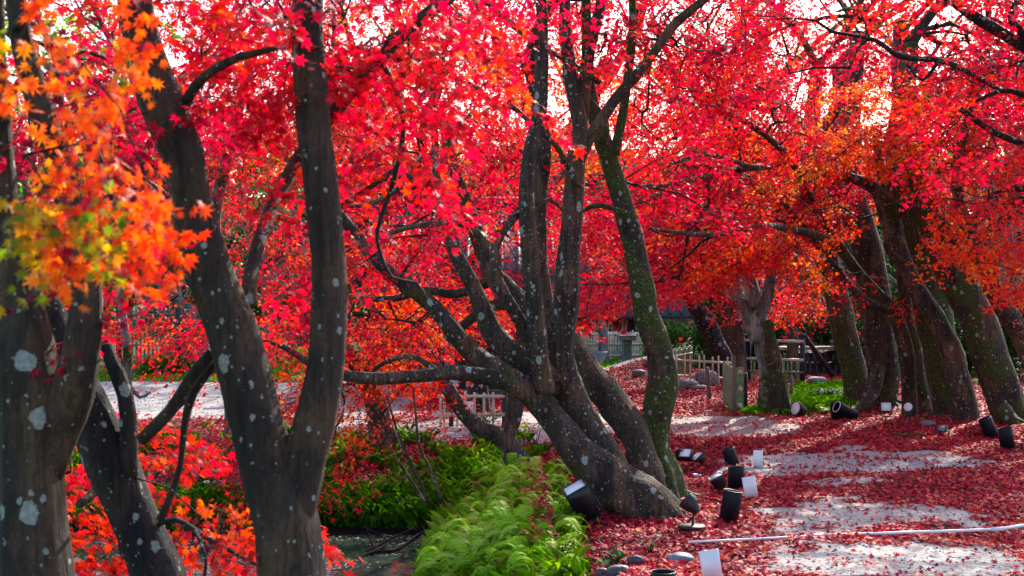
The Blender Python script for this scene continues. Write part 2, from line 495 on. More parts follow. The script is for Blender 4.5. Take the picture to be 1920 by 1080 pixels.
def ground_material():
    m, nt, b = new_mat("ground_cover")
    at = node(nt, "ShaderNodeAttribute", attribute_name="cover")
    sep = node(nt, "ShaderNodeSeparateColor"); nt.links.new(at.outputs["Color"], sep.inputs[0])
    v = objco(nt)
    # leaf litter: small cells of many reds with dark gaps
    vo = node(nt, "ShaderNodeTexVoronoi"); vo.inputs["Scale"].default_value = 26.0
    nt.links.new(v, vo.inputs["Vector"])
    s2 = node(nt, "ShaderNodeSeparateColor"); nt.links.new(vo.outputs["Color"], s2.inputs[0])
    lit = ramp(nt, s2.outputs[0], [(0.0, (0.08, 0.014, 0.022)), (0.35, (0.26, 0.03, 0.06)), (0.7, (0.5, 0.05, 0.085)), (0.9, (0.55, 0.07, 0.05)), (1.0, (0.5, 0.22, 0.10))])
    litc = mixc(nt, ramp(nt, vo.outputs["Distance"], [(0.25, (0, 0, 0)), (0.6, (1, 1, 1))]).outputs[0], lit.outputs[0], (0.03, 0.008, 0.01))
    n1 = noise_n(nt, v, 38.0, 6.0, 0.75); n2 = noise_n(nt, v, 1.5, 4.0)
    grv = ramp(nt, n1, [(0.30, (0.13, 0.12, 0.12)), (0.5, (0.42, 0.40, 0.39)), (0.62, (0.52, 0.50, 0.49)), (0.8, (0.74, 0.73, 0.72))])
    grvc = mixc(nt, math_n(nt, 'MULTIPLY', n2, 0.5), grv.outputs[0], (0.34, 0.30, 0.26))
    gn = noise_n(nt, v, 25.0, 4.0, 0.7)
    grs = ramp(nt, gn, [(0.3, (0.02, 0.028, 0.010)), (0.55, (0.05, 0.10, 0.02)), (0.75, (0.12, 0.20, 0.035))])
    nn = noise_n(nt, v, 14.0, 4.0, 0.7)
    def thr(x, w=0.12):
        a = math_n(nt, 'ADD', x, math_n(nt, 'MULTIPLY', math_n(nt, 'SUBTRACT', nn, 0.5), 0.9))
        return ramp(nt, a, [(0.5-w, (0, 0, 0)), (0.5+w, (1, 1, 1))]).outputs[0]
    c = mixc(nt, thr(sep.outputs[1]), litc, grs.outputs[0])
    c = mixc(nt, thr(sep.outputs[2]), c, grvc)
    # wet dark earth just above the water
    g = node(nt, "ShaderNodeNewGeometry"); sz = node(nt, "ShaderNodeSeparateXYZ"); nt.links.new(g.outputs["Position"], sz.inputs[0])
    wet = ramp(nt, math_n(nt, 'ADD', sz.outputs[2], 1.0), [(0.43, (1, 1, 1)), (0.52, (0, 0, 0))])
    c = mixc(nt, wet.outputs[0], c, (0.012, 0.010, 0.008))
    nt.links.new(c, b.inputs["Base Color"]); b.inputs["Roughness"].default_value = 0.85
    b.inputs["Specular IOR Level"].default_value = 0.1
    bump(nt, b, math_n(nt, 'ADD', n1, vo.outputs["Distance"]), 0.7, 0.02)
    return m
M['ground'] = ground_material()

def sheet(name, xs, ys, dz=0.0, keep=None):
    X, Y = np.meshgrid(xs, ys)
    Z = zt(X, Y)
    far = sstep((np.hypot(X, Y)-60)/60)
    Z = Z*(1-far) + dz
    li, g, gr = surface(X.ravel(), Y.ravel())
    nx, ny = len(xs), len(ys)
    i = np.arange(ny-1)[:, None]*nx + np.arange(nx-1)[None, :]
    f = np.stack([i, i+1, i+nx+1, i+nx], -1).reshape(-1, 4)
    mb = MB()
    if keep is not None:
        cx = (X[:-1, :-1]+X[1:, 1:]).ravel()/2; cy = (Y[:-1, :-1]+Y[1:, 1:]).ravel()/2
        f = f[keep(cx, cy)]
        used = np.unique(f); mp = -np.ones(nx*ny, int); mp[used] = np.arange(len(used)); f = mp[f]
    else: used = np.arange(nx*ny)
    V = np.stack([X.ravel(), Y.ravel(), Z.ravel()], -1)[used]
    mb.add(V, f)
    o = mb.build(name, M['ground'], smooth=True)
    a = o.data.attributes.new("cover", 'FLOAT_COLOR', 'POINT')
    a.data.foreach_set("color", np.stack([li, g, gr, np.ones_like(li)], -1)[used].astype(np.float32).ravel())
    return tag(o, kind="structure")

sheet("ground", lines(-260, 260, -7, 9, 0.11), lines(-60, 400, 7.6, 30, 0.11))
def keep_path(x, y):
    ys_ = np.maximum(y, 1.0)
    return inpoly(960+x/ys_*F, 540+EYE/ys_*F, PATH_PX) & (y > 6)
sheet("path", np.arange(-5, 9, 0.09), np.arange(7.5, 22, 0.09), 0.005, keep_path)

# pond water
def water_mat():
    m, nt, b = new_mat("pond_water")
    b.inputs["Base Color"].default_value = (0.045, 0.07, 0.05, 1)
    b.inputs["Roughness"].default_value = 0.04
    b.inputs["Specular IOR Level"].default_value = 0.8
    bump(nt, b, noise_n(nt, objco(nt, (1, 1, 1)), 5.0, 2.0), 0.10, 0.03)
    return m
mb = MB(); mb.add([(-40, 7.6, POND_Z), (0.4, 7.6, POND_Z), (0.4, 15.0, POND_Z), (-40, 15.0, POND_Z)], [[0, 1, 2, 3]])
tag(mb.build("pond_water", water_mat()), kind="structure")

# ---------------------------------------------------------------- trees: leaves, sprays, limbs
def star(nl, tipr, base, spread):
    """maple leaf, petiole at the origin, pointing to +x: list of tris over verts"""
    ang = np.linspace(-spread, spread, nl)
    tips = []
    for a in ang:
        l = tipr * (1.0 - 0.42*abs(a/spread)**1.5)
        tips.append((0.22 + l*math.cos(a), l*math.sin(a)))
    inn = []
    mids = (ang[:-1]+ang[1:])/2
    inn.append((0.0, -0.05))
    for a in mids: inn.append((0.22 + base*math.cos(a), base*math.sin(a)))
    inn.append((0.0, 0.05))
    v = [(p[0], p[1]) for p in inn] + tips
    ni = len(inn)
    f = [[k, ni+k, k+1] for k in range(nl)]
    f += [[0, k, k+1] for k in range(1, ni-1)]
    v = np.array(v); v = np.concatenate([v, np.zeros((len(v), 1))], 1)
    r2 = ((v[:, 0]-0.22)**2 + v[:, 1]**2)
    v[:, 2] = -0.22*r2          # tips droop a little
    return v, np.array(f)
STAR7 = star(7, 0.78, 0.26, 2.25)
STAR5 = star(5, 0.80, 0.27, 1.75)
STAR3 = star(3, 0.85, 0.30, 1.15)

def place_leaves(mb, tmpl, pos, tip, nrm, size, hue):
    V, Fc = tmpl
    n = len(pos)
    if n == 0: return
    tip = tip/(np.linalg.norm(tip, axis=1)[:, None]+1e-9)
    nrm = nrm - tip*np.sum(nrm*tip, 1)[:, None]; nrm /= np.linalg.norm(nrm, axis=1)[:, None]+1e-9
    sd = np.cross(nrm, tip)
    curl = rng.uniform(-0.5, 2.2, n)
    v = (V[None, :, 0, None]*tip[:, None, :] + V[None, :, 1, None]*sd[:, None, :] + (V[None, :, 2, None]*curl[:, None, None])*nrm[:, None, :])
    v = pos[:, None, :] + v*size[:, None, None]
    f = (Fc[None] + (np.arange(n)*len(V))[:, None, None]).reshape(-1, Fc.shape[1])
    mb.add(v.reshape(-1, 3), f, np.repeat(hue, len(Fc)))

def make_template(seed, nleaf):
    r = np.random.default_rng(seed)
    segs = []; lp = []; ld = []
    main = [(u, 0.06*math.sin(u*3+seed), 0.0) for u in np.linspace(0, 1, 6)]
    for i in range(5): segs.append((main[i], main[i+1], 1.0-0.12*i))
    k = 11
    for i in range(k):
        u = 0.08 + 0.9*i/(k-1) + r.uniform(-.03, .03)
        s = 1 if i % 2 else -1
        L = (0.52*(1-0.62*u) + 0.04)*r.uniform(0.75, 1.2)
        a = s*r.uniform(0.55, 1.0)
        p0 = np.array([u, 0.06*math.sin(u*3+seed), 0.0])
        p1 = p0 + np.array([math.cos(a), math.sin(a), r.uniform(-.1, .15)])*L*0.55
        a2 = a*0.7 + r.uniform(-.25, .25)
        p2 = p1 + np.array([math.cos(a2), math.sin(a2), r.uniform(-.12, .05)])*L*0.5
        segs.append((p0, p1, 0.6)); segs.append((p1, p2, 0.4))
        m = max(3, int(nleaf/k))
        for j in range(m):
            t = r.uniform(0.1, 1.1)
            q = p0 + (p1-p0)*min(t*2, 1) + (p2-p1)*max(0, t*2-1)
            side = r.choice([-1, 1])
            aa = a2 + side*r.uniform(0.4, 1.2)
            q = q + np.array([math.cos(aa), math.sin(aa), 0])*r.uniform(0.0, 0.05) + np.array([0, 0, r.normal(0, 0.035)])
            lp.append(q); ld.append((math.cos(aa), math.sin(aa), r.uniform(-.5, .1)))
    return np.array(lp), np.array(ld), [(np.array(a), np.array(b), c) for a, b, c in segs]
TMPL = {n: [make_template(s, n) for s in range(5)] for n in (45, 80, 120)}

def sprays(crown_mb, twig_mb, items, nleaf, leaf_size, tmpl, twig_r, tiltj=0.6, droop=0.22):
    """items: list of (origin, dir, normal, length, hue, huevar)"""
    for which in range(5):
        T = TMPL[nleaf][which]
        it = [q for i, q in enumerate(items) if i % 5 == which]
        if not it: continue
        O = np.array([q[0] for q in it]); D = np.array([q[1] for q in it]); Nn = np.array([q[2] for q in it])
        L = np.array([q[3] for q in it]); H = np.array([q[4] for q in it]); HV = np.array([q[5] for q in it])
        D /= np.linalg.norm(D, axis=1)[:, None]; Nn = Nn - D*np.sum(D*Nn, 1)[:, None]; Nn /= np.linalg.norm(Nn, axis=1)[:, None]
        E = np.cross(Nn, D)
        def tf(p):   # p (m,3) -> (k,m,3)
            zz = p[None, :, 2] - droop*p[None, :, 0]**2
            return O[:, None, :] + L[:, None, None]*(p[None, :, 0, None]*D[:, None, :] + p[None, :, 1, None]*E[:, None, :] + zz[..., None]*Nn[:, None, :])
        pos = tf(T[0])
        pos = pos + rng.normal(0, 0.012, pos.shape)
        ldir = T[1][None, :, 0, None]*D[:, None, :] + T[1][None, :, 1, None]*E[:, None, :]
        ldir = ldir + np.array([0, 0, -1.0])*rng.uniform(0.0, 0.9, pos.shape[:2])[..., None] + rng.normal(0, 0.3, pos.shape)
        nr = Nn[:, None, :] + rng.normal(0, tiltj, pos.shape)
        k, m = pos.shape[:2]
        hue = H[:, None] + HV[:, None]*rng.normal(0, 1, (k, m))
        keep = rng.uniform(size=(k, m)) > 0.08
        sz = rng.uniform(0.65, 1.25, (k, m))*leaf_size
        old = rng.uniform(size=(k, m)) < 0.06; hue = np.where(old, rng.uniform(0.0, 0.2, (k, m)), hue)
        keep = keep.ravel()
        place_leaves(crown_mb, tmpl, pos.reshape(-1, 3)[keep], ldir.reshape(-1, 3)[keep], nr.reshape(-1, 3)[keep], sz.ravel()[keep], np.clip(hue.ravel()[keep], 0, 1))
        if twig_mb is not None:
            A = np.array([s[0] for s in T[2]]); B = np.array([s[1] for s in T[2]]); W = np.array([s[2] for s in T[2]])
            a = tf(A).reshape(-1, 3); b = tf(B).reshape(-1, 3); w = np.tile(W, k)*twig_r
            segs3(twig_mb, a, b, w, w*0.75)

def segs3(mb, a, b, ra, rb):
    t = b-a; t /= np.linalg.norm(t, axis=1)[:, None]+1e-9
    q = np.where(np.abs(t[:, 2:3]) < 0.8, np.array([[0, 0, 1.0]]), np.array([[1.0, 0, 0]]))
    u = np.cross(t, q); u /= np.linalg.norm(u, axis=1)[:, None]+1e-9; w = np.cross(t, u)
    vs = []
    for r, p in ((ra, a), (rb, b)):
        for k in range(3):
            an = k*2*math.pi/3
            vs.append(p + (math.cos(an)*u + math.sin(an)*w)*r[:, None])
    v = np.stack(vs, 1).reshape(-1, 3); n = len(a)
    f = np.array([[0, 1, 4, 3], [1, 2, 5, 4], [2, 0, 3, 5]])
    mb.add(v, (f[None] + (np.arange(n)*6)[:, None, None]).reshape(-1, 4))

def connect(skel, targets, dirs):
    """join every spray origin to the nearest limb by curved branches that share stems; returns list of (pts, ndesc)"""
    nodes = [np.asarray(skel)]; npos = np.asarray(skel, float); par = -np.ones(len(npos), int)
    order = np.argsort([np.min(np.sum((npos-t)**2, 1)) for t in targets])
    paths = []
    pos = npos.copy(); owner = np.full(len(pos), -1)
    for oi in order:
        t = targets[oi]
        dv = t - pos
        d = np.linalg.norm(dv, axis=1)
        # prefer joining points that lie below / behind the spray's own direction
        cosang = (dv @ dirs[oi]) / (d*np.linalg.norm(dirs[oi])+1e-6)
        cost = d*(1.35 - 0.45*cosang)
        j = int(np.argmin(cost))
        a = pos[j]; D = d[j]
        m = int(np.clip(D/0.22, 2, 14))
        s = np.linspace(0, 1, m+1)[:, None]
        c = a + (t-a)*0.5 + np.array([0, 0, 0.14*D]) + rng.normal(0, 0.07*D, 3)
        pts = (1-s)**2*a + 2*s*(1-s)*c + s*s*t
        pts[1:-1] += rng.normal(0, 0.012 + 0.012*D, (len(pts)-2, 3)) if len(pts) > 2 else 0
        paths.append([pts, owner[j], 1])
        pos = np.concatenate([pos, pts[1:]]); owner = np.concatenate([owner, np.full(len(pts)-1, len(paths)-1)])
    for k in range(len(paths)-1, -1, -1):
        o = paths[k][1]
        if o >= 0: paths[o][2] += paths[k][2]
    return paths

# open places the foliage leaves free: centre px, py, half sizes, and the depth up to which it holds
OPEN = [(1672, 450, 75, 120, 22), (1790, 560, 60, 60, 20), (68, 200, 42, 160, 4.6), (930, 690, 95, 52, 24.5), (1150, 642, 75, 42, 37), (1285, 612, 80, 72, 31.5),
        (330, 752, 105, 34, 17.5), (1415, 590, 72, 88, 21.2), (1630, 350, 80, 36, 18.7), (1580, 640, 40, 80, 22), (380, 430, 50, 150, 5.3), (480, 480, 70, 60, 12), (480, 180, 60, 50, 5.0), (170, 590, 60, 50, 4.6), (1500, 660, 60, 50, 27),
        (560, 960, 60, 90, 5.6), (390, 900, 42, 34, 14.5), (1040, 450, 90, 160, 11.9), (850, 520, 120, 120, 11.0), (700, 470, 30, 60, 10), (1030, 480, 60, 130, 10.9)]
SHAFT = np.array([4.25, 17.8, 3.9]); SUNV = np.array(sv)     # sun shaft kept clear of foliage, to light leaves already coloured golden for glow
def is_open(p):
    if p[1] < 1: return False
    q = np.asarray(p) - SHAFT; t = q @ SUNV
    if t > 0.9 and np.linalg.norm(q - SUNV*t) < 1.15: return True
    px = 960 + p[0]/p[1]*F; py = 540 - (p[2]-EYE)/p[1]*F
    for cx, cy, rx, ry, Ym in OPEN:
        if p[1] < Ym and ((px-cx)/rx)**2 + ((py-cy)/ry)**2 < 1: return True
    return False

def blob_items(blobs, L0, L1, n_scale=1.0, pad=0.55):
    """sprays in flat, slightly dished pads, the way maple foliage lies in layers"""
    out = []
    for bl in blobs:
        px, py, Y, rx, ry, rd, n, hue = bl[:8]; hv = bl[8] if len(bl) > 8 else 0.07
        c = P(px, py, Y); k = Y/F
        n = max(1, int(round(n*n_scale)))
        while n > 0:
            m = int(min(n, rng.integers(3, 9))) if n > 3 else n
            n -= m
            while True:
                q = rng.uniform(-1, 1, 3)
                if q @ q <= 1: break
            pc = c + q*np.array([rx*k, rd, ry*k])
            hc0 = hue + (0.015 if Y > 12.5 else 0.0) + (fnoise(pc[0]*0.6, pc[1]*0.6, pc[2]*1.0, seed=77)-0.5)*0.5 + rng.normal(0, 0.06)
            sl = rng.normal(0, 0.22, 2)
            for _ in range(m):
                o = rng.normal(0, pad*L1, 2)
                p = pc + np.array([o[0], o[1], sl[0]*o[0] + sl[1]*o[1] - 0.18*(o @ o)/L1 + rng.normal(0, 0.035)*L1])
                if p[2] < -0.1 and p[1] > 9: p[2] = rng.uniform(-0.1, 0.5)
                if is_open(p): continue
                out.append([p, None, None, rng.uniform(L0, L1), hc0 + rng.normal(0, 0.03), hv])
    return out

def make_tree(label, cat, stems, blobs, bark, leaf='leaf', name="maple_tree", group=None, leaf_size=0.05, tmpl=STAR3,
              nleaf=80, L=(0.45, 0.85), twig_r=0.0028, sides=24, lump=0.16, flare=0.6, step=0.06, dirbias=(0, 0, 0), tiltj=0.5,
              droop=0.22, n_scale=1.0, branch_r=0.0055, crown_name="crown", connectr=True, stray=True):
    # trunk and traced limbs
    mb = MB(); skel = []; root = None; bases = []
    for si, st in enumerate(stems):
        if isinstance(st, dict): k = st['k']; fl = st.get('flare', 0); gr = st.get('ground', False); lp = st.get('lump', lump)
        else: k = st; fl = 0; gr = False; lp = lump
        rows = []; Y = None
        for q in k:
            if len(q) > 3 and q[3] is not None: Y = q[3]
            if Y is None: Y = float(G(q[0], q[1])[1])
            p = P(q[0], q[1], Y); rows.append([p[0], p[1], p[2], max(q[2]/F*Y, 0.004)])
        if gr:
            a = np.array(rows[0]); b = np.array(rows[1]); g = zt1(a[0], a[1])
            if a[2] > g + 0.25:      # base hidden below the frame: carry the trunk down to the ground
                h = a[2]-g; dx = np.clip((a[0]-b[0])/max(0.1, b[2]-a[2]), -0.3, 0.3)
                rows.insert(0, [a[0]+dx*h*0.4, a[1], g+h*0.45, a[3]*1.06])
                rows.insert(0, [a[0]+dx*h*0.6, a[1], g-0.08, a[3]*1.3])
            else:
                rows.insert(0, [a[0]+(a[0]-b[0])*0.25, a[1], min(g, a[2])-0.14, a[3]*1.05])
                if a[3] > 0.07: bases.append((np.array([a[0], a[1], g]), a[3]))
            if root is None: root = (rows[0][0], rows[0][1], g)
        K = catmull(rows, step if Y < 12 else step*1.3)
        r = np.maximum(K[:, 3], 0.004)
        wig = np.minimum(r, 0.06)[:, None]*0.25
        nzp = np.stack([fnoise(K[:, 2]*2.2+si*7, K[:, 0]*2.2, seed=k_+si*3)-0.5 for k_ in (1, 2, 3)], -1)
        pts = K[:, :3] + nzp*wig*2.0
        sd = sides if r.max() > 0.05 else (10 if r.max() > 0.02 else 6)
        mb.tube(pts, r, sd, lump=lp, seed=si*11+len(label), flare=fl if fl else (flare if gr else 0), nroot=5)
        skel.append(pts[::3] if len(pts) > 6 else pts)
    for b0, r0 in bases:
        nr_ = 6 if r0 > 0.12 else 4; a0 = rng.uniform(0, 6.28)
        for q_ in range(nr_):
            a = a0 + q_*2*math.pi/nr_ + rng.uniform(-.35, .35); Lr = r0*rng.uniform(2.2, 3.6); pp = []
            for t in np.linspace(0, 1, 8):
                aa = a + 0.5*math.sin(t*3+q_)*t; xx = b0[0] + math.cos(aa)*Lr*t; yy = b0[1] + math.sin(aa)*Lr*t
                pp.append((xx, yy, zt1(xx, yy) + r0*(0.55*(1-t)**2.2) - 0.012 - 0.03*t))
            mb.tube(pp, r0*np.linspace(0.42, 0.07, 8), 8, cap=False, lump=0.2, seed=q_)
    skel = np.concatenate(skel)
    if root is None: root = (skel[0][0], skel[0][1], zt1(skel[0][0], skel[0][1]))
    e = empty(name, root)
    tag(e, label, cat, group)
    mb.build("trunk", M[bark], e, smooth=True, world_to=root)
    if blobs:
        items = blob_items(blobs, L[0], L[1], n_scale)
        sk = skel[skel[:, 2] > max(1.0, 0.25*skel[:, 2].max())] if (skel[:, 2] > 1.0).any() else skel
        cen = np.mean([i[0] for i in items], 0)
        P0 = np.array([i[0] for i in items])
        for it in items:
            p = it[0]; j = np.argmin(np.sum((sk-p)**2, 1)); o = p - sk[j]
            h = np.array([o[0], o[1], 0]); nh = np.linalg.norm(h)
            h = h/nh if nh > 0.15 else rng.normal(0, 1, 3)*np.array([1, 1, 0])
            d = h*1.0 + rng.normal(0, 0.45, 3)*np.array([1, 1, 0.25]) + np.array(dirbias)
            d[2] -= rng.uniform(0.05, 0.45)
            d /= np.linalg.norm(d)
            if is_open(p + d*it[3]*0.45): d[:2] *= -1
            it[1] = d; it[2] = np.array([0, 0, 1.0]) + rng.normal(0, 0.14, 3)
            it[0] = p - d*it[3]*0.5
        cm = MB(); tm = MB()
        sprays(cm, tm, items, nleaf, leaf_size, tmpl, twig_r, tiltj, droop)
        if connectr:
            paths = connect(sk, np.array([i[0] for i in items]), np.array([i[1] for i in items]))
            for pts, ow, nd in paths:
                r0 = branch_r*nd**0.5; r1 = max(branch_r*0.7, r0*0.45 if nd > 3 else branch_r*0.6)
                rr = np.linspace(r0, r1, len(pts))
                if r0 > 0.012: tm.tube(pts, rr, 6, cap=False)
                else: segs3(tm, pts[:-1], pts[1:], rr[:-1], rr[1:])
        tm.build("branches", M['bark_twig'], e, world_to=root)
        cm.build(crown_name, M[leaf], e, world_to=root, hue=True)
    return e

# ================================================================ the trees, traced limb by limb
# ---- near trees on the left bank
make_tree("grey-brown double trunk at the far left edge with orange and yellow leaves hanging over it", "tree", [
    dict(k=[(70,1085,68,5.0),(66,960,60),(58,840,56),(55,720,62),(38,600,50),(22,480,38),(8,380,28),(0,260,20),(-8,120,18),(-12,-60,16)], ground=True),
    dict(k=[(80,900,30,5.0),(104,810,40,5.0),(130,735,42,4.98),(150,640,36,4.95),(160,560,30),(148,460,27),(125,370,26),(98,280,27),(66,170,26),(42,80,22),(30,0,20),(20,-90,18)]),
    [(150,560,16,5.0),(190,470,14,5.3),(262,415,12,5.7),(330,380,9,6.0)],
    [(20,60,10,5.0),(120,-40,9,4.2),(240,-60,7,3.6),(300,0,4,3.3)],
    [(0,220,8,5.0),(60,120,7,4.2),(110,140,5,3.5)],
], [
    (2,292,3.4,22,60,.25,3,0.82,.07),(182,202,3.3,34,40,.25,4,0.80,.06),(207,272,3.3,40,40,.25,4,0.78,.05),(22,372,3.4,40,26,.25,3,0.90,.06),
    (142,382,3.35,45,36,.25,5,0.93,.06),(217,382,3.3,40,34,.25,4,0.78,.06),(267,442,3.3,20,20,.2,3,0.75,.05),(162,442,3.4,40,24,.2,3,0.86,.06),
    (7,222,3.6,24,40,.2,3,0.74,.06),(42,22,4.0,30,40,.3,2,0.94,.06),(217,17,3.6,24,16,.2,2,0.70,.04),(262,82,3.6,14,28,.2,3,0.71,.04),(300,152,3.6,10,16,.1,1,0.76,.04),
    (292,297,3.5,24,10,.15,2,0.78,.03),(200,-260,4.2,300,90,.8,10,0.75,.06),
], 'bark_smooth', leaf_size=0.036, tmpl=STAR7, nleaf=45, L=(0.11,0.20), n_scale=0.75, twig_r=0.0012, sides=28, lump=0.13, branch_r=0.0022, dirbias=(0.5,0,-0.55), tiltj=0.8, droop=0.5)

make_tree("dark slanting trunk behind the far left trunk, with scarlet leaves on low shoots", "tree", [
    dict(k=[(302,1090,44,5.9),(262,990,42),(215,880,46),(165,780,44),(118,680,40),(85,580,34),(50,500,26),(20,430,20),(-20,330,16),(-60,200,12)], ground=True),
    [(238,890,20,5.85),(240,820,17),(232,740,15),(208,680,14),(196,648,12)],
    [(175,800,14,5.9),(120,760,10,6.2),(60,700,8,6.6)],
    [(292,985,6,5.9),(330,975,6,5.8),(400,1015,5,5.6),(480,1058,3.5,5.3)],
    [(365,995,3.5,5.5),(385,1045,3,5.4),(382,1090,3,5.4)],
], [
    (230,785,6.7,90,20,.3,9,0.50,.06),(330,845,6.6,70,24,.3,7,0.53,.05),(190,860,7.0,50,40,.4,6,0.40,.07),(170,950,6.8,60,50,.4,9,0.48,.07),(220,1030,6.6,90,50,.3,12,0.52,.06),
    (350,945,6.5,60,20,.3,6,0.50,.05),(410,1005,5.5,50,20,.25,5,0.48,.05),(430,1068,5.2,50,18,.25,4,0.54,.05),(150,1070,6.6,60,30,.3,7,0.54,.05),(60,900,6.3,120,140,.4,8,0.34,.06),
    (360,1085,6.3,100,24,.4,6,0.48,.05),
], 'bark_dark', leaf_size=0.042, tmpl=STAR7, nleaf=45, L=(0.20,0.36), twig_r=0.0014, sides=24, lump=0.2, branch_r=0.0025, tiltj=0.8)

make_tree("large forked grey-brown trunk in the near left, its two stems spotted with pale lichen", "tree", [
    dict(k=[(545,1090,64,5.2),(538,1000,62),(525,930,62),(500,850,56,5.2),(472,740,50),(446,640,49),(408,540,47),(376,450,43),(356,370,37),(338,290,40),(300,190,42),(272,90,34),(256,0,32),(238,-110,28)], ground=True),
    dict(k=[(540,1020,34,5.2),(552,940,44),(568,860,44),(592,770,38),(608,680,34),(614,590,33),(613,480,31),(604,380,32),(594,280,32),(586,180,32),(580,80,30),(578,-20,28),(574,-120,25)]),
    [(400,530,30,5.2),(350,505,24,5.25),(300,455,18,5.4),(262,418,17,5.6),(220,390,14,5.9),(150,400,11,6.3),(60,410,9,6.8)],
    dict(k=[(462,570,18,5.25),(474,510,14,5.35),(490,445,14,5.5),(520,370,13,5.7),(556,305,13,5.8),(610,230,14,5.9),(660,170,13,5.9),(720,100,13,5.9),(775,45,13,5.9),(835,0,11,5.9),(900,-50,9,6)], lump=0.25),
    [(344,200,12,5.2),(368,160,10,5.1),(405,128,9,5.0),(455,106,8,4.9),(520,90,5,4.8)],
    [(715,112,6,5.9),(740,165,6,5.8),(757,225,5.5,5.75),(748,300,5,5.7),(728,370,4.5,5.7),(708,430,4,5.7),(712,470,3.5,5.7),(735,520,3,5.7),(780,530,2.5,5.7),(800,560,2,5.7)],
    [(720,110,8,5.9),(680,95,7,6),(625,85,7,6.1)],
    [(398,660,11,5.3),(355,710,11,5.3),(318,770,12,5.3),(262,825,12,5.3)],
    [(405,680,8,5.4),(362,735,9,5.4),(345,800,7,5.4),(338,870,6,5.4),(315,940,7,5.4),(298,976,8,5.4)],
    [(362,735,5,5.4),(330,770,4,5.5),(300,800,3,5.6)],
    [(200,890,8,6.2),(175,925,9,6.1),(148,945,8,6.0)],
    [(640,388,7,5.8),(690,355,6,5.8),(740,318,5,5.8)],
], [
    (430,40,5.2,130,60,.6,20,0.44,.07),(520,95,5.0,60,34,.35,8,0.42,.05),(640,50,5.2,90,60,.6,16,0.47,.06),(760,60,5.4,90,60,.6,20,0.50,.06),(830,90,5.5,40,26,.4,4,0.47,.06),
    (690,170,5.6,60,50,.4,9,0.48,.06),(720,230,5.6,60,50,.35,8,0.46,.06),(650,300,5.7,40,30,.3,3,0.40,.06),(780,190,5.7,40,50,.4,5,0.45,.06),
    (170,90,6.4,90,50,.5,16,0.36,.06),(190,170,6.6,90,50,.5,16,0.32,.06),(300,200,6.2,50,30,.3,5,0.30,.05),(660,440,5.8,50,24,.3,4,0.47,.06),
    (700,500,5.8,30,40,.3,3,0.47,.05),(160,570,5.0,70,24,.3,4,0.55,.10),(420,-190,5.6,380,100,1.2,34,0.42,.06),(800,-160,5.8,200,80,1.2,18,0.46,.06),(300,210,5.1,30,12,.1,2,0.30,.03),
], 'bark_smooth', leaf_size=0.043, tmpl=STAR5, nleaf=45, L=(0.22,0.42), twig_r=0.0014, sides=32, lump=0.13, branch_r=0.0028, tiltj=0.8, droop=0.35)

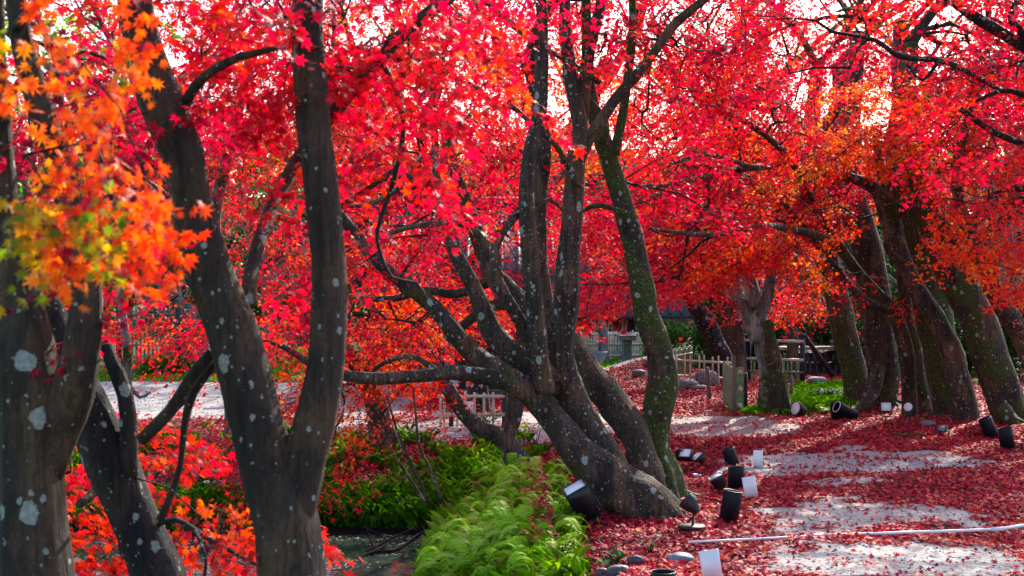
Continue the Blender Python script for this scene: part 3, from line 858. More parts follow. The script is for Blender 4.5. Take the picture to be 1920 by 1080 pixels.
# ---- the many-stemmed tree leaning over the bank in the middle
make_tree("wide many-stemmed tree leaning left over the bank beside the black box floodlight", "tree", [
    dict(k=[(1244,976,38,11.2),(1214,948,42,11.2),(1172,925,45,11.2),(1130,893,41,11.2),(1085,850,33,11.2),(1046,800,28,11.2),(1012,755,23,11.2),(975,725,19,11.1),(925,708,16,11.0),(860,698,14,10.9),(790,703,12,10.8),(720,708,12,10.7),(660,705,11,10.6),(625,696,9,10.5),(580,680,7,10.4),(540,655,5,10.3),(500,640,3.5,10.2),(450,642,2,10.1)], ground=True, flare=0.5, lump=0.22),
    dict(k=[(1030,770,24,11.2),(985,728,21,11.2),(935,695,19,11.1),(885,660,18,11.1),(845,612,17,11.0),(800,565,15,11.0),(750,530,13,10.9),(705,488,12,10.8),(665,440,11,10.8),(630,395,9,10.7),(580,370,7,10.6)], lump=0.2),
    dict(k=[(1150,885,32,11.35),(1115,825,29,11.4),(1082,765,28,11.4),(1056,705,28,11.4),(1044,650,28,11.4),(1057,600,24,11.4),(1066,540,24,11.4),(1068,470,22,11.4),(1075,400,21,11.4),(1080,310,19,11.4),(1086,240,17,11.5),(1072,150,14,11.6),(1062,60,12,11.7),(1060,-60,10,11.8)], lump=0.22),
    dict(k=[(1030,745,24,11.35),(1010,700,22,11.4),(962,668,21,11.4),(925,630,20,11.4),(905,585,17,11.4),(882,530,14,11.4),(855,480,13,11.4),(835,420,11,11.4),(815,380,10,11.4),(770,340,10,11.4),(748,322,9,11.4)], lump=0.3),
    [(832,420,9,11.4),(822,350,8,11.5),(815,260,7,11.6),(812,180,6,11.6),(810,100,5,11.7)],
    dict(k=[(1035,715,18,11.3),(1005,665,14,11.2),(978,610,13,11.1),(950,560,12,11.0),(932,520,11,11.0),(928,470,9,11),(915,458,7,11),(880,425,7,11),(830,418,6,11),(760,428,5,11),(690,455,4,11)], lump=0.15),
    [(926,472,8,11.0),(940,440,7,11),(960,412,7,11),(975,398,6,11.1)],
    dict(k=[(1024,735,19,11.1),(1014,680,18,11.05),(1005,600,17,11.0),(995,500,16,11.0),(988,400,16,11),(990,300,15,11),(1008,220,14,11),(1015,130,12,11),(1016,30,10,11),(1014,-80,8,11)], lump=0.28),
    dict(k=[(1050,640,16,11.6),(1024,560,14,11.8),(1010,480,14,11.8),(1012,380,13,11.8),(1020,280,13,11.8),(1008,200,12,11.8),(994,120,11,11.8),(1005,60,9,11.8),(1040,0,8,11.8),(1060,-60,6,11.8)], lump=0.25),
    dict(k=[(1086,300,13,11.4),(1105,260,11,11.3),(1130,222,11,11.25),(1160,180,11,11.2),(1190,145,10,11.2),(1225,100,9,11.2),(1262,50,9,11.2),(1320,0,8,11.2),(1380,-50,6,11.2)]),
    [(1082,300,14,11.5),(1092,220,13,11.6),(1098,150,12,11.6),(1110,70,12,11.6),(1128,0,11,11.6),(1140,-80,9,11.6)],
    [(1086,350,6,11.3),(1060,300,6,11.2),(1040,270,5,11.1),(1010,245,4,11),(960,200,5,10.9),(930,200,5,10.9),(885,160,6,10.9),(850,185,5,10.9),(830,205,4,10.9)],
    [(1125,155,5,11.2),(1070,118,5,11.1),(1020,90,5,11),(970,55,6,11),(930,20,6,11),(890,-20,6,11)],
    [(770,340,6,11.4),(700,380,5,11.2),(640,388,4,11)],
    [(830,705,8,10.9),(780,670,5,10.9),(740,672,5,10.9),(705,690,4,10.9),(690,708,3,10.9)],
    [(1000,385,5,11),(1030,375,4,11.1),(1055,392,4,11.2)],
], [
    (880,330,12.9,150,110,.7,18,0.42,.08),(720,380,12.4,110,110,.6,12,0.38,.08),(930,100,12.6,150,90,.7,18,0.56,.08),(1100,80,11.6,120,90,.8,6,0.55,.08),(1080,30,14.5,170,70,1.2,26,0.56,.08),  # warm hues near the top put backlit brightness into the leaf colour
    (1250,60,11.4,130,70,.8,14,0.50,.08),(740,500,12.2,110,40,.5,6,0.40,.08),(680,610,12.0,110,60,.5,8,0.46,.08),(560,560,11.6,70,60,.6,8,0.38,.08),(1000,-150,11.5,350,110,2.0,50,0.45,.08),
    (860,200,12.4,60,50,.5,5,0.56,.08),
], 'bark_brown', leaf_size=0.046, tmpl=STAR3, nleaf=80, L=(0.35,0.7), sides=20, lump=0.2)

make_tree("dark brown stem leaning left behind the many-stemmed tree, rising from the same roots", "tree", [
    dict(k=[(1222,905,26,11.9),(1207,860,26,11.9),(1183,800,29,11.95),(1142,745,29,12),(1100,695,28,12.05),(1062,645,27,12.1),(1020,600,26,12.2),(975,565,22,12.3),(930,520,18,12.4),(905,470,16,12.5),(880,400,14,12.6),(850,320,11,12.7),(830,220,9,12.8)], ground=True, flare=0.25, lump=0.25),
    [(975,565,14,12.3),(920,575,11,12.2),(880,600,9,12.1),(840,640,6,12)],
    [(930,520,12,12.4),(860,550,9,12.5),(800,545,8,12.6),(740,560,6,12.7),(650,560,5,12.7)],
], [
    (800,300,13.2,170,110,1.0,22,0.44,.08),(700,480,13,140,90,1.0,16,0.46,.08),(860,470,13.2,120,90,.8,12,0.50,.08),(640,640,12.9,100,60,.8,10,0.47,.08),
    (740,600,12.8,80,50,.6,8,0.54,.08),(830,570,12.8,60,30,.6,6,0.58,.08),
], 'bark_brown', leaf_size=0.046, nleaf=80, L=(0.35,0.7))

make_tree("mossy green-sided trunk with a kinked base, standing right of the many-stemmed tree", "tree", [
    dict(k=[(1246,935,38,None),(1238,890,34),(1226,840,26),(1230,780,27),(1243,720,29),(1238,660,24),(1214,590,23),(1196,500,22),(1178,420,20),(1150,330,18),(1128,260,17),(1110,200,13),(1102,120,11),(1100,20,9),(1100,-80,8)], ground=True, flare=0.8, lump=0.22),
    [(1152,290,10,11.9),(1168,220,9),(1178,140,8),(1186,60,8),(1186,0,7),(1186,-60,6)],
    [(1128,270,9,11.9),(1135,230,7),(1100,180,5),(1060,140,4)],
    [(1175,400,5,11.9),(1120,385,5,12.0),(1085,400,4,12.2)],
], [
    (1240,230,13.0,130,120,1.0,16,0.44,.08),(1150,420,13.2,90,120,.8,12,0.34,.08),(1330,110,12.6,150,90,1.0,26,0.44,.08),(1200,-120,12.5,260,120,1.8,40,0.45,.08),
], 'bark_green', leaf_size=0.046, nleaf=80, L=(0.35,0.7), lump=0.2)

make_tree("small grey trunk forked low into a wide V beside the short bamboo lattice", "tree", [
    dict(k=[(985,893,22,14.9),(962,850,21),(945,822,17),(905,806,15),(870,775,14),(842,730,13),(822,690,9),(800,650,7),(760,610,6)], ground=True, flare=0.4),
    [(945,830,16,14.9),(962,790,15),(968,740,15),(964,690,12),(975,630,10),(985,560,8),(990,450,7)],
], [(960,420,14.4,130,120,1.0,26,0.42,.08),(760,560,14.2,110,70,.9,14,0.55,.07),(1020,520,14.5,80,70,.8,8,0.40,.08)], 'bark_grey', leaf_size=0.046, nleaf=80, L=(0.4,0.75))

# ---- maples on the far bank, left of the middle
make_tree("maple with drooping orange-red sprays hanging low over the pond bank", "tree", [
    dict(k=[(715,800,20,16.6),(700,740,18),(675,690,16),(640,640,14),(650,560,13),(700,480,12),(720,400,10),(700,300,8)], ground=True),
    [(675,690,9,16.4),(720,650,8,15.8),(770,640,6,15.2),(790,600,5,15)],
    [(700,480,8,16.6),(600,430,7,16),(500,400,6,15.6)],
], [
    (620,640,15.2,110,80,.8,22,0.54,.07),(740,590,15,100,60,.8,22,0.62,.07),(690,690,15,100,60,.8,20,0.54,.07),(650,765,14.6,80,40,.5,10,0.56,.07),(630,870,14.2,36,44,.3,4,0.54,.06),
    (735,850,14.2,24,24,.2,2,0.57,.06),(800,640,15.4,40,20,.4,4,0.60,.07),(520,720,14.8,50,60,.6,12,0.46,.07),(540,800,14.4,40,60,.4,8,0.50,.06),(450,920,13.4,40,20,.3,4,0.46,.05),(500,870,13.8,40,50,.3,6,0.46,.05),
    (480,560,15.6,110,90,.8,18,0.44,.07),(680,480,15.8,150,80,1,24,0.46,.08),(830,590,15.2,60,30,.6,7,0.62,.06),
], 'bark_brown', leaf_size=0.05, nleaf=80, L=(0.45,0.85), branch_r=0.004)

make_tree("tall crimson maple filling the gap behind the forked trunk on the left", "tree", [
    dict(k=[(470,790,16,19.5),(462,700,15),(440,560,14),(400,430,13),(430,280,11),(470,100,9)], ground=True),
    [(440,560,8,19.5),(520,480,7,19),(600,420,5,18.6)], [(400,430,8,19.5),(300,360,7,19),(220,300,5,18.6)],
    [(430,280,6,19.5),(520,200,5,19.2),(610,160,4,19)],
], [
    (440,260,18.6,200,130,1.5,42,0.42,.09),(240,470,18.8,160,110,1.3,18,0.38,.09),(500,440,18.8,140,90,1.3,14,0.46,.09),(300,590,18.6,140,50,1.0,16,0.44,.09),(620,200,18.8,110,120,1.2,26,0.44,.09),
    (420,130,18.6,180,70,1.2,24,0.42,.09),(200,200,18.5,120,90,1.2,16,0.34,.09),
], 'bark_grey', leaf_size=0.055, nleaf=120, L=(0.6,1.1), branch_r=0.007)

make_tree("glowing orange-topped maple behind the middle stems", "tree", [
    dict(k=[(900,760,18,20.5),(890,640,17),(850,520,16),(800,400,14),(790,280,11),(830,130,9)], ground=True),
    [(850,520,9,20.5),(940,430,8,20),(1010,350,6,20)], [(800,400,8,20.5),(720,330,7,20),(650,300,5,20)],
], [
    (760,180,20,170,130,1.5,46,0.58,.12),(950,200,20,140,130,1.4,36,0.52,.11),(850,60,20,200,70,1.5,28,0.66,.10),(900,400,20,150,110,1.4,26,0.42,.09),(1020,420,20,90,140,1.2,22,0.40,.09),(720,420,20,110,90,1.2,16,0.52,.1),
    (880,540,20,140,30,1.2,12,0.52,.09),(560,620,21,170,40,1.2,12,0.46,.08),
], 'bark_dark', leaf_size=0.055, nleaf=120, L=(0.6,1.1), branch_r=0.007)

# ---- the old trunks along the right side of the path
make_tree("mossy leaning trunk with a rotten reddish foot, left end of the old row", "tree", [
    dict(k=[(1612,752,25.8,None),(1602,700,23.2),(1588,640,22.4),(1572,570,21.5),(1555,500,18.9),(1548,420,16.3),(1530,320,12.9),(1560,220,11.2),(1590,120,8.6)], ground=True, flare=0.25, lump=0.25),
    [(1560,520,9,22.4),(1500,440,9,22),(1440,370,8,21.6),(1370,320,6,21)],
], [(1440,330,20.5,170,110,1.6,70,0.42,.08),(1300,440,19.6,150,90,1.4,52,0.38,.08),(1450,230,20.5,110,90,1.5,30,0.50,.1),(1525,515,19.8,80,50,.9,20,0.57,.06),(1350,510,19.4,120,60,1.1,34,0.46,.07)],
 'bark_mossy', leaf_size=0.052, nleaf=120, L=(0.5,1.0), dirbias=(-0.5,0,-0.12), branch_r=0.0065)

make_tree("thick dark trunk with a long root sweeping left, behind the square floodlight", "tree", [
    dict(k=[(1650,762,29.2,21.4),(1656,710,29.2),(1648,640,31),(1640,560,31),(1625,470,29.2),(1600,380,25.8),(1590,280,20.6),(1600,180,15.5),(1610,60,12)], ground=True, flare=0.25, lump=0.2),
    dict(k=[(1646,690,13.8,21.2),(1638,735,11.2,21.0),(1615,762,8.6,20.8),(1590,778,5.2,20.6)], lump=0.1),
    [(1600,400,14,21.4),(1540,300,12,21),(1480,210,10,20.6),(1400,150,7,20.2)],
], [(1450,110,20,150,80,1.5,46,0.36,.08),(1250,330,20,150,110,1.4,50,0.44,.08),(1300,-160,20.5,200,110,2.2,40,.42,.08),(1380,230,20.2,160,90,1.4,46,0.48,.1),(1150,300,21,110,140,1.3,30,0.44,.08),(1180,520,21,100,60,1.2,24,0.40,.07)],  # the mass above the view is added to cast shade on the ground
 'bark_ridged', leaf_size=0.052, nleaf=120, L=(0.5,1.0), dirbias=(-0.5,0,-0.12), branch_r=0.0065)

make_tree("slim twisting grey-brown trunk with a gold-lit edge, behind the square floodlight on the right", "tree", [
    dict(k=[(1706,757,13.8,19.9),(1704,720,13.8),(1700,670,14.6),(1688,620,14.6),(1672,580,12.9),(1640,545,11.2),(1600,500,10.3),(1565,450,9.5),(1530,390,8.6),(1490,350,7.7),(1440,310,6)], ground=True, flare=0.25, lump=0.2),
    [(1530,390,8,19.9),(1480,300,7,18),(1430,250,6,16.5),(1350,205,5,15.6),(1270,190,3,15)],
    [(1480,300,5,18),(1420,315,5,16.6),(1330,290,4,15.6),(1250,310,3,15.2)],
    [(1440,310,7,19.9),(1370,320,6,17),(1260,345,5,15.6),(1170,350,3,15)],
    [(1565,450,8,19.9),(1450,425,7,17),(1330,440,5,15.6),(1215,430,3,15)],
    [(1672,585,9,19.9),(1620,560,8,19.6),(1565,500,7,19.4),(1510,430,6,19),(1470,380,5,18.8)],
], [(1420,250,17.6,170,90,1.2,50,0.46,.08),(1290,380,17.2,150,80,1.1,44,0.40,.07),(1160,560,16.8,90,50,.8,16,0.40,.07),(1480,470,17.6,100,60,.9,22,0.58,.07),(1300,540,17.2,110,50,.9,22,0.44,.06),(1280,170,17.6,150,80,1.1,34,0.54,.1)],  # last mass hued warm, backlit brightness painted into its leaves
 'bark_brown', leaf_size=0.05, nleaf=120, L=(0.45,0.9), dirbias=(-0.5,0,-0.12), branch_r=0.007)

make_tree("broad ridged grey trunk at the centre of the row of old trunks", "tree", [
    dict(k=[(1752,765,31,None),(1750,710,28.4),(1740,640,27.5),(1724,560,27.5),(1708,470,25.8),(1692,380,23.2),(1680,280,18.9),(1690,180,15.5),(1700,60,12)], ground=True, flare=0.25, lump=0.14),
    [(1700,430,12,20.6),(1760,330,10,20.2),(1840,260,8,19.8)],
], [(1650,205,17.6,95,80,.6,34,0.78,.09),(1570,300,17.8,110,45,.6,20,0.72,.10),(1740,220,18.4,70,80,.6,16,0.62,.10),(1650,90,17.2,130,40,.6,14,0.46,.10),(1800,180,19,80,90,1.3,30,0.42,.08),(1850,130,21.5,140,50,1.2,36,.42,.08),(1700,330,18.6,60,24,.4,5,0.56,.08),(1880,200,19,120,110,1.2,34,0.44,.1)],  # first masses hued gold as sun glow; deepest one added to shade the path
 'bark_ridged', leaf_size=0.052, nleaf=120, L=(0.5,0.95), dirbias=(-0.4,0,-0.12), branch_r=0.0065)

make_tree("narrow straight grey stem squeezed between two thicker trunks in the row", "tree", [
    dict(k=[(1735,760,11.2,20.2),(1722,700,11.2),(1712,640,12),(1700,580,11.2),(1690,500,10.3),(1672,420,10.3),(1655,340,8.6),(1640,250,6.9)], ground=True, flare=0.25),
], [(1560,400,21.2,60,40,.7,12,0.50,.08)], 'bark_brown', leaf_size=0.05, nleaf=80, L=(0.4,0.8))

make_tree("thick mossy green trunk with three bare antler-like top limbs, right of the round floodlight", "tree", [
    dict(k=[(1815,770,20.6,18.9),(1800,720,19.8),(1782,660,19.8),(1757,600,18.9),(1722,545,17.2),(1700,500,15.5),(1684,450,13.8),(1678,410,12.9),(1676,395,12)], ground=True, flare=0.25, lump=0.25),
    [(1680,410,13,18.9),(1655,370,12,18.8),(1625,345,11,18.7),(1590,332,10,18.6),(1565,322,8,18.5)],
    [(1678,405,12,18.9),(1692,385,13,18.9),(1702,378,11,18.9)],
    [(1655,375,6,18.8),(1668,345,5,18.8),(1682,323,4,18.8)],
    [(1700,500,9,18.9),(1668,470,8,18.7),(1660,430,6,18.6),(1640,360,5,18.5)],
], [(1500,390,18.4,90,40,.8,9,0.56,.07)], 'bark_grey', leaf_size=0.05, nleaf=80, L=(0.4,0.8), lump=0.25)

make_tree("very wide moss-covered trunk leaning left, second from the right end of the row", "tree", [
    dict(k=[(1780,775,25.8,19.6),(1772,700,29.2),(1755,620,32.7),(1742,520,36.1),(1728,430,36.1),(1712,340,32.7),(1700,250,25.8),(1690,150,18.9),(1690,40,13.8)], ground=True, flare=0.25, lump=0.1),
], [(1860,80,18.4,120,80,1.2,30,0.42,.08),(1700,265,18.2,70,26,.6,10,0.62,.07),(1795,450,17,44,40,.5,16,0.57,.06),(1860,320,17.6,70,60,.9,16,0.50,.08),(2050,-60,21,220,160,2.2,60,0.42,.08)],  # last mass, beyond the view, is added to shade the path
 'bark_green', leaf_size=0.052, nleaf=120, L=(0.4,0.8), branch_r=0.0065)

make_tree("massive mossy trunk with a long reddish bark split, right end of the row", "tree", [
    dict(k=[(1893,790,31,None),(1880,740,31.8),(1862,680,32.7),(1838,610,34.4),(1800,530,32.7),(1765,450,29.2),(1735,370,25.8),(1715,280,22.4),(1700,190,18.9),(1710,80,13.8)], ground=True, flare=0.25, lump=0.2),
    dict(k=[(1880,770,17.2,18.0),(1900,790,12,17.8),(1925,800,7.7,17.6)], lump=0.1),
    [(1780,470,14,18.1),(1840,400,12,17.6),(1900,380,10,17.2),(1960,360,8,17)],
], [(1900,440,15.6,50,60,.5,26,0.58,.06),(1930,520,15.4,40,50,.4,12,0.56,.06),(1830,400,16.2,50,36,.6,10,0.54,.06),(1800,230,16.6,80,50,.9,14,0.50,.08),(1900,120,16.6,110,80,1,20,0.40,.08),(1400,60,16,160,50,1.2,22,0.38,.07),(1950,-140,18,260,120,2.2,60,0.42,.08),(2150,120,19,200,200,2.2,60,0.42,.08)],  # last two masses, out of view, are added to keep the path shaded
 'bark_mossy', leaf_size=0.05, nleaf=120, L=(0.4,0.8), branch_r=0.007)

make_tree("reddish-brown leaning trunk cut by the right edge of the picture", "tree", [
    dict(k=[(1975,760,20.6,17.2),(1945,690,19.8),(1915,630,18.9),(1880,570,17.2),(1848,500,15.5),(1815,430,12.9),(1795,360,11.2),(1800,280,9.5),(1830,180,7.7)], ground=True, flare=0.25, lump=0.2),
    [(1830,460,8,17.2),(1870,420,8,17),(1920,395,7,16.8),(1980,380,6,16.6)],
], [(1925,97,23.5,285,110,4.5,100,.44,.08),(1600,250,28,160,80,2.5,40,.50,.08),(1890,300,16,80,60,.8,18,0.52,.08),(1930,220,16,70,80,.8,18,0.46,.08)], 'bark_brown', leaf_size=0.05, nleaf=80, L=(0.4,0.8))  # first two masses are added far behind to keep sun off the ground

# dark arched limbs of a tree out of frame on the right
make_tree("overhanging crimson maple whose dark limbs cross the top right corner", "tree", [
    dict(k=[(2260,1000,50,11.5),(2240,700,40),(2200,420,34),(2130,250,28),(2040,160,18),(1960,110,13),(1900,75,11),(1850,45,11),(1800,10,10),(1740,-40,8)], ground=True),
    [(2130,250,14,11.5),(2000,200,8,11.3),(1930,180,6,11.1),(1880,170,5,11.0),(1830,190,3,10.9)],
    [(2160,330,12,11.5),(2020,300,8,11.4),(1920,270,7,11.3),(1860,245,6,11.2),(1800,205,5,11.1)],
    [(1960,110,9,11.5),(1915,60,8,11.4),(1895,30,6,11.3),(1920,-20,5,11.2)],
    [(1880,170,5,11.1),(1780,118,5,11.2),(1690,106,5,11.2),(1640,75,4,11.2),(1560,60,3,11)],
    [(1760,115,4,11.2),(1730,150,3,11.2),(1700,120,2,11.1)],
], [(1700,10,11.5,240,40,1.0,18,0.36,.07),(1460,80,11.6,130,50,.9,17,0.36,.07),(1860,150,11.4,80,80,.8,14,0.38,.07),(1880,270,11.4,80,50,.6,10,0.42,.07),
    (1750,-160,11.5,350,110,2.2,70,0.4,.07),(1400,-150,13,300,110,2.5,60,0.4,.07),(2100,100,11.5,160,200,1.6,50,0.4,.07)],  # unseen masses over the path, placed to hold it in shade
 'bark_dark', leaf_size=0.046, tmpl=STAR5, nleaf=80, L=(0.35,0.7))

# ---- old trunks by the bamboo gate
make_tree("lichen-white rough trunk with a dark hollow, standing by the bamboo gate", "tree", [
    dict(k=[(1446,765,20,21.0),(1440,700,17),(1430,640,16),(1420,590,16),(1408,545,14),(1398,500,13),(1380,430,10)], ground=True, flare=0.5, lump=0.3),
    [(1420,600,13,21.0),(1440,550,12,21.1),(1450,500,10,21.1),(1470,440,8,21.2)],
    [(1422,640,15,21),(1395,585,13,21),(1368,545,12,21),(1345,515,10,20.9),(1325,470,7,20.8)],
    [(1385,565,8,21),(1380,530,7,20.9),(1395,490,6,20.8)],
], [(1400,440,20.6,110,50,1.0,26,0.44,.08),(1230,470,20.4,110,60,1.1,26,0.42,.07)], 'bark_lichen', leaf_size=0.052, nleaf=80, L=(0.45,0.85), lump=0.25)

make_tree("stump-like dark trunk with a hollow, joined to the lichen-white trunk by the gate", "tree", [
    dict(k=[(1462,760,20,20.4),(1458,725,18),(1450,680,16),(1444,640,12),(1440,600,8)], ground=True, flare=0.6, lump=0.35),
], [], 'bark_mossy')

make_tree("mossy upright trunk between the leaning dark trunk and the straight grey one", "tree", [
    dict(k=[(1362,706,15,27.6),(1368,640,14),(1362,590,14),(1352,540,12),(1345,480,10)], ground=True, lump=0.2),
    [(1362,620,9,27.6),(1345,580,9,27.6),(1328,530,8,27.6),(1310,470,7,27.6)],
], [], 'bark_mossy')
make_tree("dark trunk leaning steeply left behind the low pale bamboo fence", "tree", [
    dict(k=[(1374,704,18,26.9),(1350,660,18),(1325,610,18),(1300,560,16),(1280,520,15),(1255,450,11)], ground=True, lump=0.2),
], [(1290,440,26,100,60,1.6,22,0.42,.08),(1120,480,26,90,70,1.6,22,0.40,.07),(1360,470,26,90,50,1.4,16,0.44,.07)], 'bark_dark', leaf_size=0.06, nleaf=120, L=(0.7,1.2), branch_r=0.007)

make_tree("straight grey trunk just behind the blue gate post", "tree", [
    dict(k=[(1388,700,12,26.2),(1386,640,12),(1380,580,11),(1376,520,10),(1372,460,9)], ground=True),
], [], 'bark_grey')

make_tree("small grey tree with a Y fork behind the gate rails, orange-red sprays above it", "tree", [
    dict(k=[(1487,705,11,27.5),(1486,650,11),(1482,610,12),(1480,580,10),(1470,545,7),(1455,500,5)], ground=True),
    [(1482,612,8,27.5),(1505,598,7,27.4),(1530,580,6,27.2),(1550,540,5,27)],
], [(1520,540,24.6,70,36,.9,22,0.58,.06),(1500,580,24.4,60,26,.7,10,0.55,.06),(1600,580,24.6,20,16,.4,3,0.36,.04)], 'bark_grey', leaf_size=0.055, nleaf=80, L=(0.5,0.9))

make_tree("thin lichen-grey tree at the left edge of the bright gravel yard", "tree", [
    dict(k=[(232,790,10,17.6),(240,700,9),(238,640,8),(225,560,7),(215,480,6)], ground=True),
    [(240,700,4,17.6),(215,665,3,17.6),(200,640,2,17.6)], [(240,720,4,17.6),(262,745,3,17.6),(282,735,2,17.6)],
], [(200,420,17.2,130,90,1.0,26,0.36,.08),(60,520,17,140,140,1.0,36,0.34,.08),(60,720,16.6,120,120,.8,22,0.30,.07)], 'bark_lichen', leaf_size=0.052, nleaf=80, L=(0.45,0.85))

# ================================================================ built things along the path
M['black_plastic'] = plain("black_plastic", (0.003, 0.005, 0.011), 0.5, var=0.2, scale=60, spec=0.22, c2=(0.007, 0.009, 0.016))
M['black_metal'] = plain("black_metal", (0.008, 0.009, 0.014), 0.5, 0.0, scale=80)
M['silver'] = plain("cast_aluminium", (0.45, 0.46, 0.48), 0.45, 0.7, scale=50)
M['glass_white'] = plain("frosted_glass", (0.88, 0.90, 0.92), 0.5, var=0.04, scale=6)
M['white_board'] = plain("white_plastic_sheet", (0.86, 0.87, 0.90), 0.4, var=0.05, scale=8)
M['white_pipe'] = plain("white_pvc", (0.80, 0.82, 0.86), 0.35, var=0.08, scale=9)
M['grey_pvc'] = plain("grey_pvc", (0.22, 0.26, 0.30), 0.4, scale=30)
M['bamboo_pale'] = plain("dried_bamboo", (0.62, 0.55, 0.42), 0.45, var=0.18, scale=22)
M['bamboo_green'] = plain("green_bamboo", (0.20, 0.29, 0.13), 0.45, scale=18, c2=(0.07, 0.13, 0.05))
M['bamboo_end'] = plain("cut_bamboo_end", (0.80, 0.72, 0.55), 0.6)
M['post_dark'] = plain("charred_post", (0.014, 0.015, 0.022), 0.6, scale=30)
M['post_blue'] = plain("blue_black_post", (0.03, 0.05, 0.10), 0.5, scale=14)
M['rope'] = plain("black_tie", (0.01, 0.01, 0.012), 0.8)
M['wood_old'] = plain("weathered_wood", (0.20, 0.16, 0.13), 0.8, var=0.3, scale=30, bmp=0.4)
M['stone'] = plain("grey_stone", (0.26, 0.27, 0.27), 0.8, var=0.3, scale=14, bmp=0.6)
M['stone_pale'] = plain("pale_stone", (0.62, 0.58, 0.50), 0.8, var=0.2, scale=16, bmp=0.5)
M['stone_dark'] = plain("dark_stone", (0.07, 0.08, 0.10), 0.6, var=0.3, scale=14, bmp=0.6)
M['stone_blue'] = plain("blue_grey_stone", (0.16, 0.22, 0.26), 0.6, var=0.3, scale=16, bmp=0.6)
M['white_wall'] = plain("white_plaster", (0.80, 0.82, 0.88), 0.8, var=0.06, scale=2)
M['cream_wall'] = plain("cream_plaster", (0.82, 0.74, 0.56), 0.8, var=0.08, scale=2)
M['grey_panel'] = plain("grey_board", (0.58, 0.64, 0.74), 0.7, scale=6)
M['roof'] = plain("dark_roof_tile", (0.04, 0.045, 0.055), 0.6, scale=10)
M['dark_wood'] = plain("dark_timber", (0.03, 0.028, 0.03), 0.6, scale=16)
M['interior'] = plain("dim_interior", (0.02, 0.022, 0.03), 0.9)

def unit(v): v = np.asarray(v, float); return v/np.linalg.norm(v)
def basis(nrm, up=(0, 0, 1)):
    n = unit(nrm); u = np.asarray(up, float) - n*np.dot(up, n); u = unit(u); s = np.cross(u, n)
    return np.stack([s, u, n], 1)       # columns: side, up, normal

# ---- black tube lights
def tube_light(label, px, py, hpx, rpx, lean=0.0, back=0.0, rim=None, axis=None, upside=False, group="black tube lights along the path"):
    g = G(px, py); k = g[1]/F; h = hpx*k; r = rpx*k
    e = tag(empty("tube_light", g), label, "tube light", group)
    a = g - g
    top = np.array([lean*k, back*k, h]) if axis is None else np.asarray(axis, float)
    mb = MB(); t = unit(top)
    base = a - t*0.02 if axis is None else a + np.array([0, 0, r*0.9])
    mb.pipe(base, base+top, r, 0.006, closed_at=0.55)
    mb.build("housing", M['black_plastic'], e, smooth=False)
    mr = MB(); tp = base+top
    mr.pipe(tp - t*0.012, tp + t*0.003, r+0.004, 0.008, closed_at=0.0001) if False else None
    ring = MB(); B = basis(t, (0, 1, 0.01))
    th = np.linspace(0, 2*math.pi, 33)[:-1]
    pts = [tp + (B[:, 0]*math.cos(q) + B[:, 1]*math.sin(q))*(r-0.001) for q in th]; pts.append(pts[0]); pts.append(pts[1])
    ring.tube(pts, 0.0045, 5, cap=False)
    ring.build("rim", M[rim or 'black_metal'], e, smooth=True)
    ml = MB(); ml.cyl(tp - top*0.45, tp - top*0.38, r*0.45, 14, r*0.55); ml.build("lamp", M['glass_white'], e)
    return e
tube_light("front black tube light of the cluster of three, dusty and leaning right", 1365, 978, 62, 18, 11, 0)
tube_light("middle black tube light of the cluster of three, beside a tilted white board", 1380, 918, 46, 15.5, 1, 0)
tube_light("rear black tube light of the cluster of three, leaning left", 1375, 874, 36, 12.5, -11, 0)
tube_light("short black tube light right behind the white-faced floodlight by the mossy trunk", 1279, 866, 26, 10, -4, 0)
tube_light("black tube light leaning right, seen between the leaning stems and the path", 1146, 852, 32, 10, 8, 0)
tube_light("low black tube light half hidden by the foot of the leaning stems", 1176, 868, 24, 9, 8, 0)
tube_light("black tube light at the bottom edge, only its open top in view", 1243, 1128, 62, 24, 0, 0)
tube_light("upright black tube light behind the one lying with a pale rim", 1571, 786, 33, 11, -6, 0)
tube_light("black tube light lying on its side with a pale rim facing left", 1603, 789, 20, 10.5, rim='glass_white', axis=(-0.27, -0.10, 0.13))
tube_light("black tube light leaning left at the foot of the rightmost mossy trunk", 1861, 820, 38, 12.5, -16, 0)
tube_light("upright black tube light nearest the right edge, clear of the trunks", 1890, 842, 42, 13.5, -6, 0)

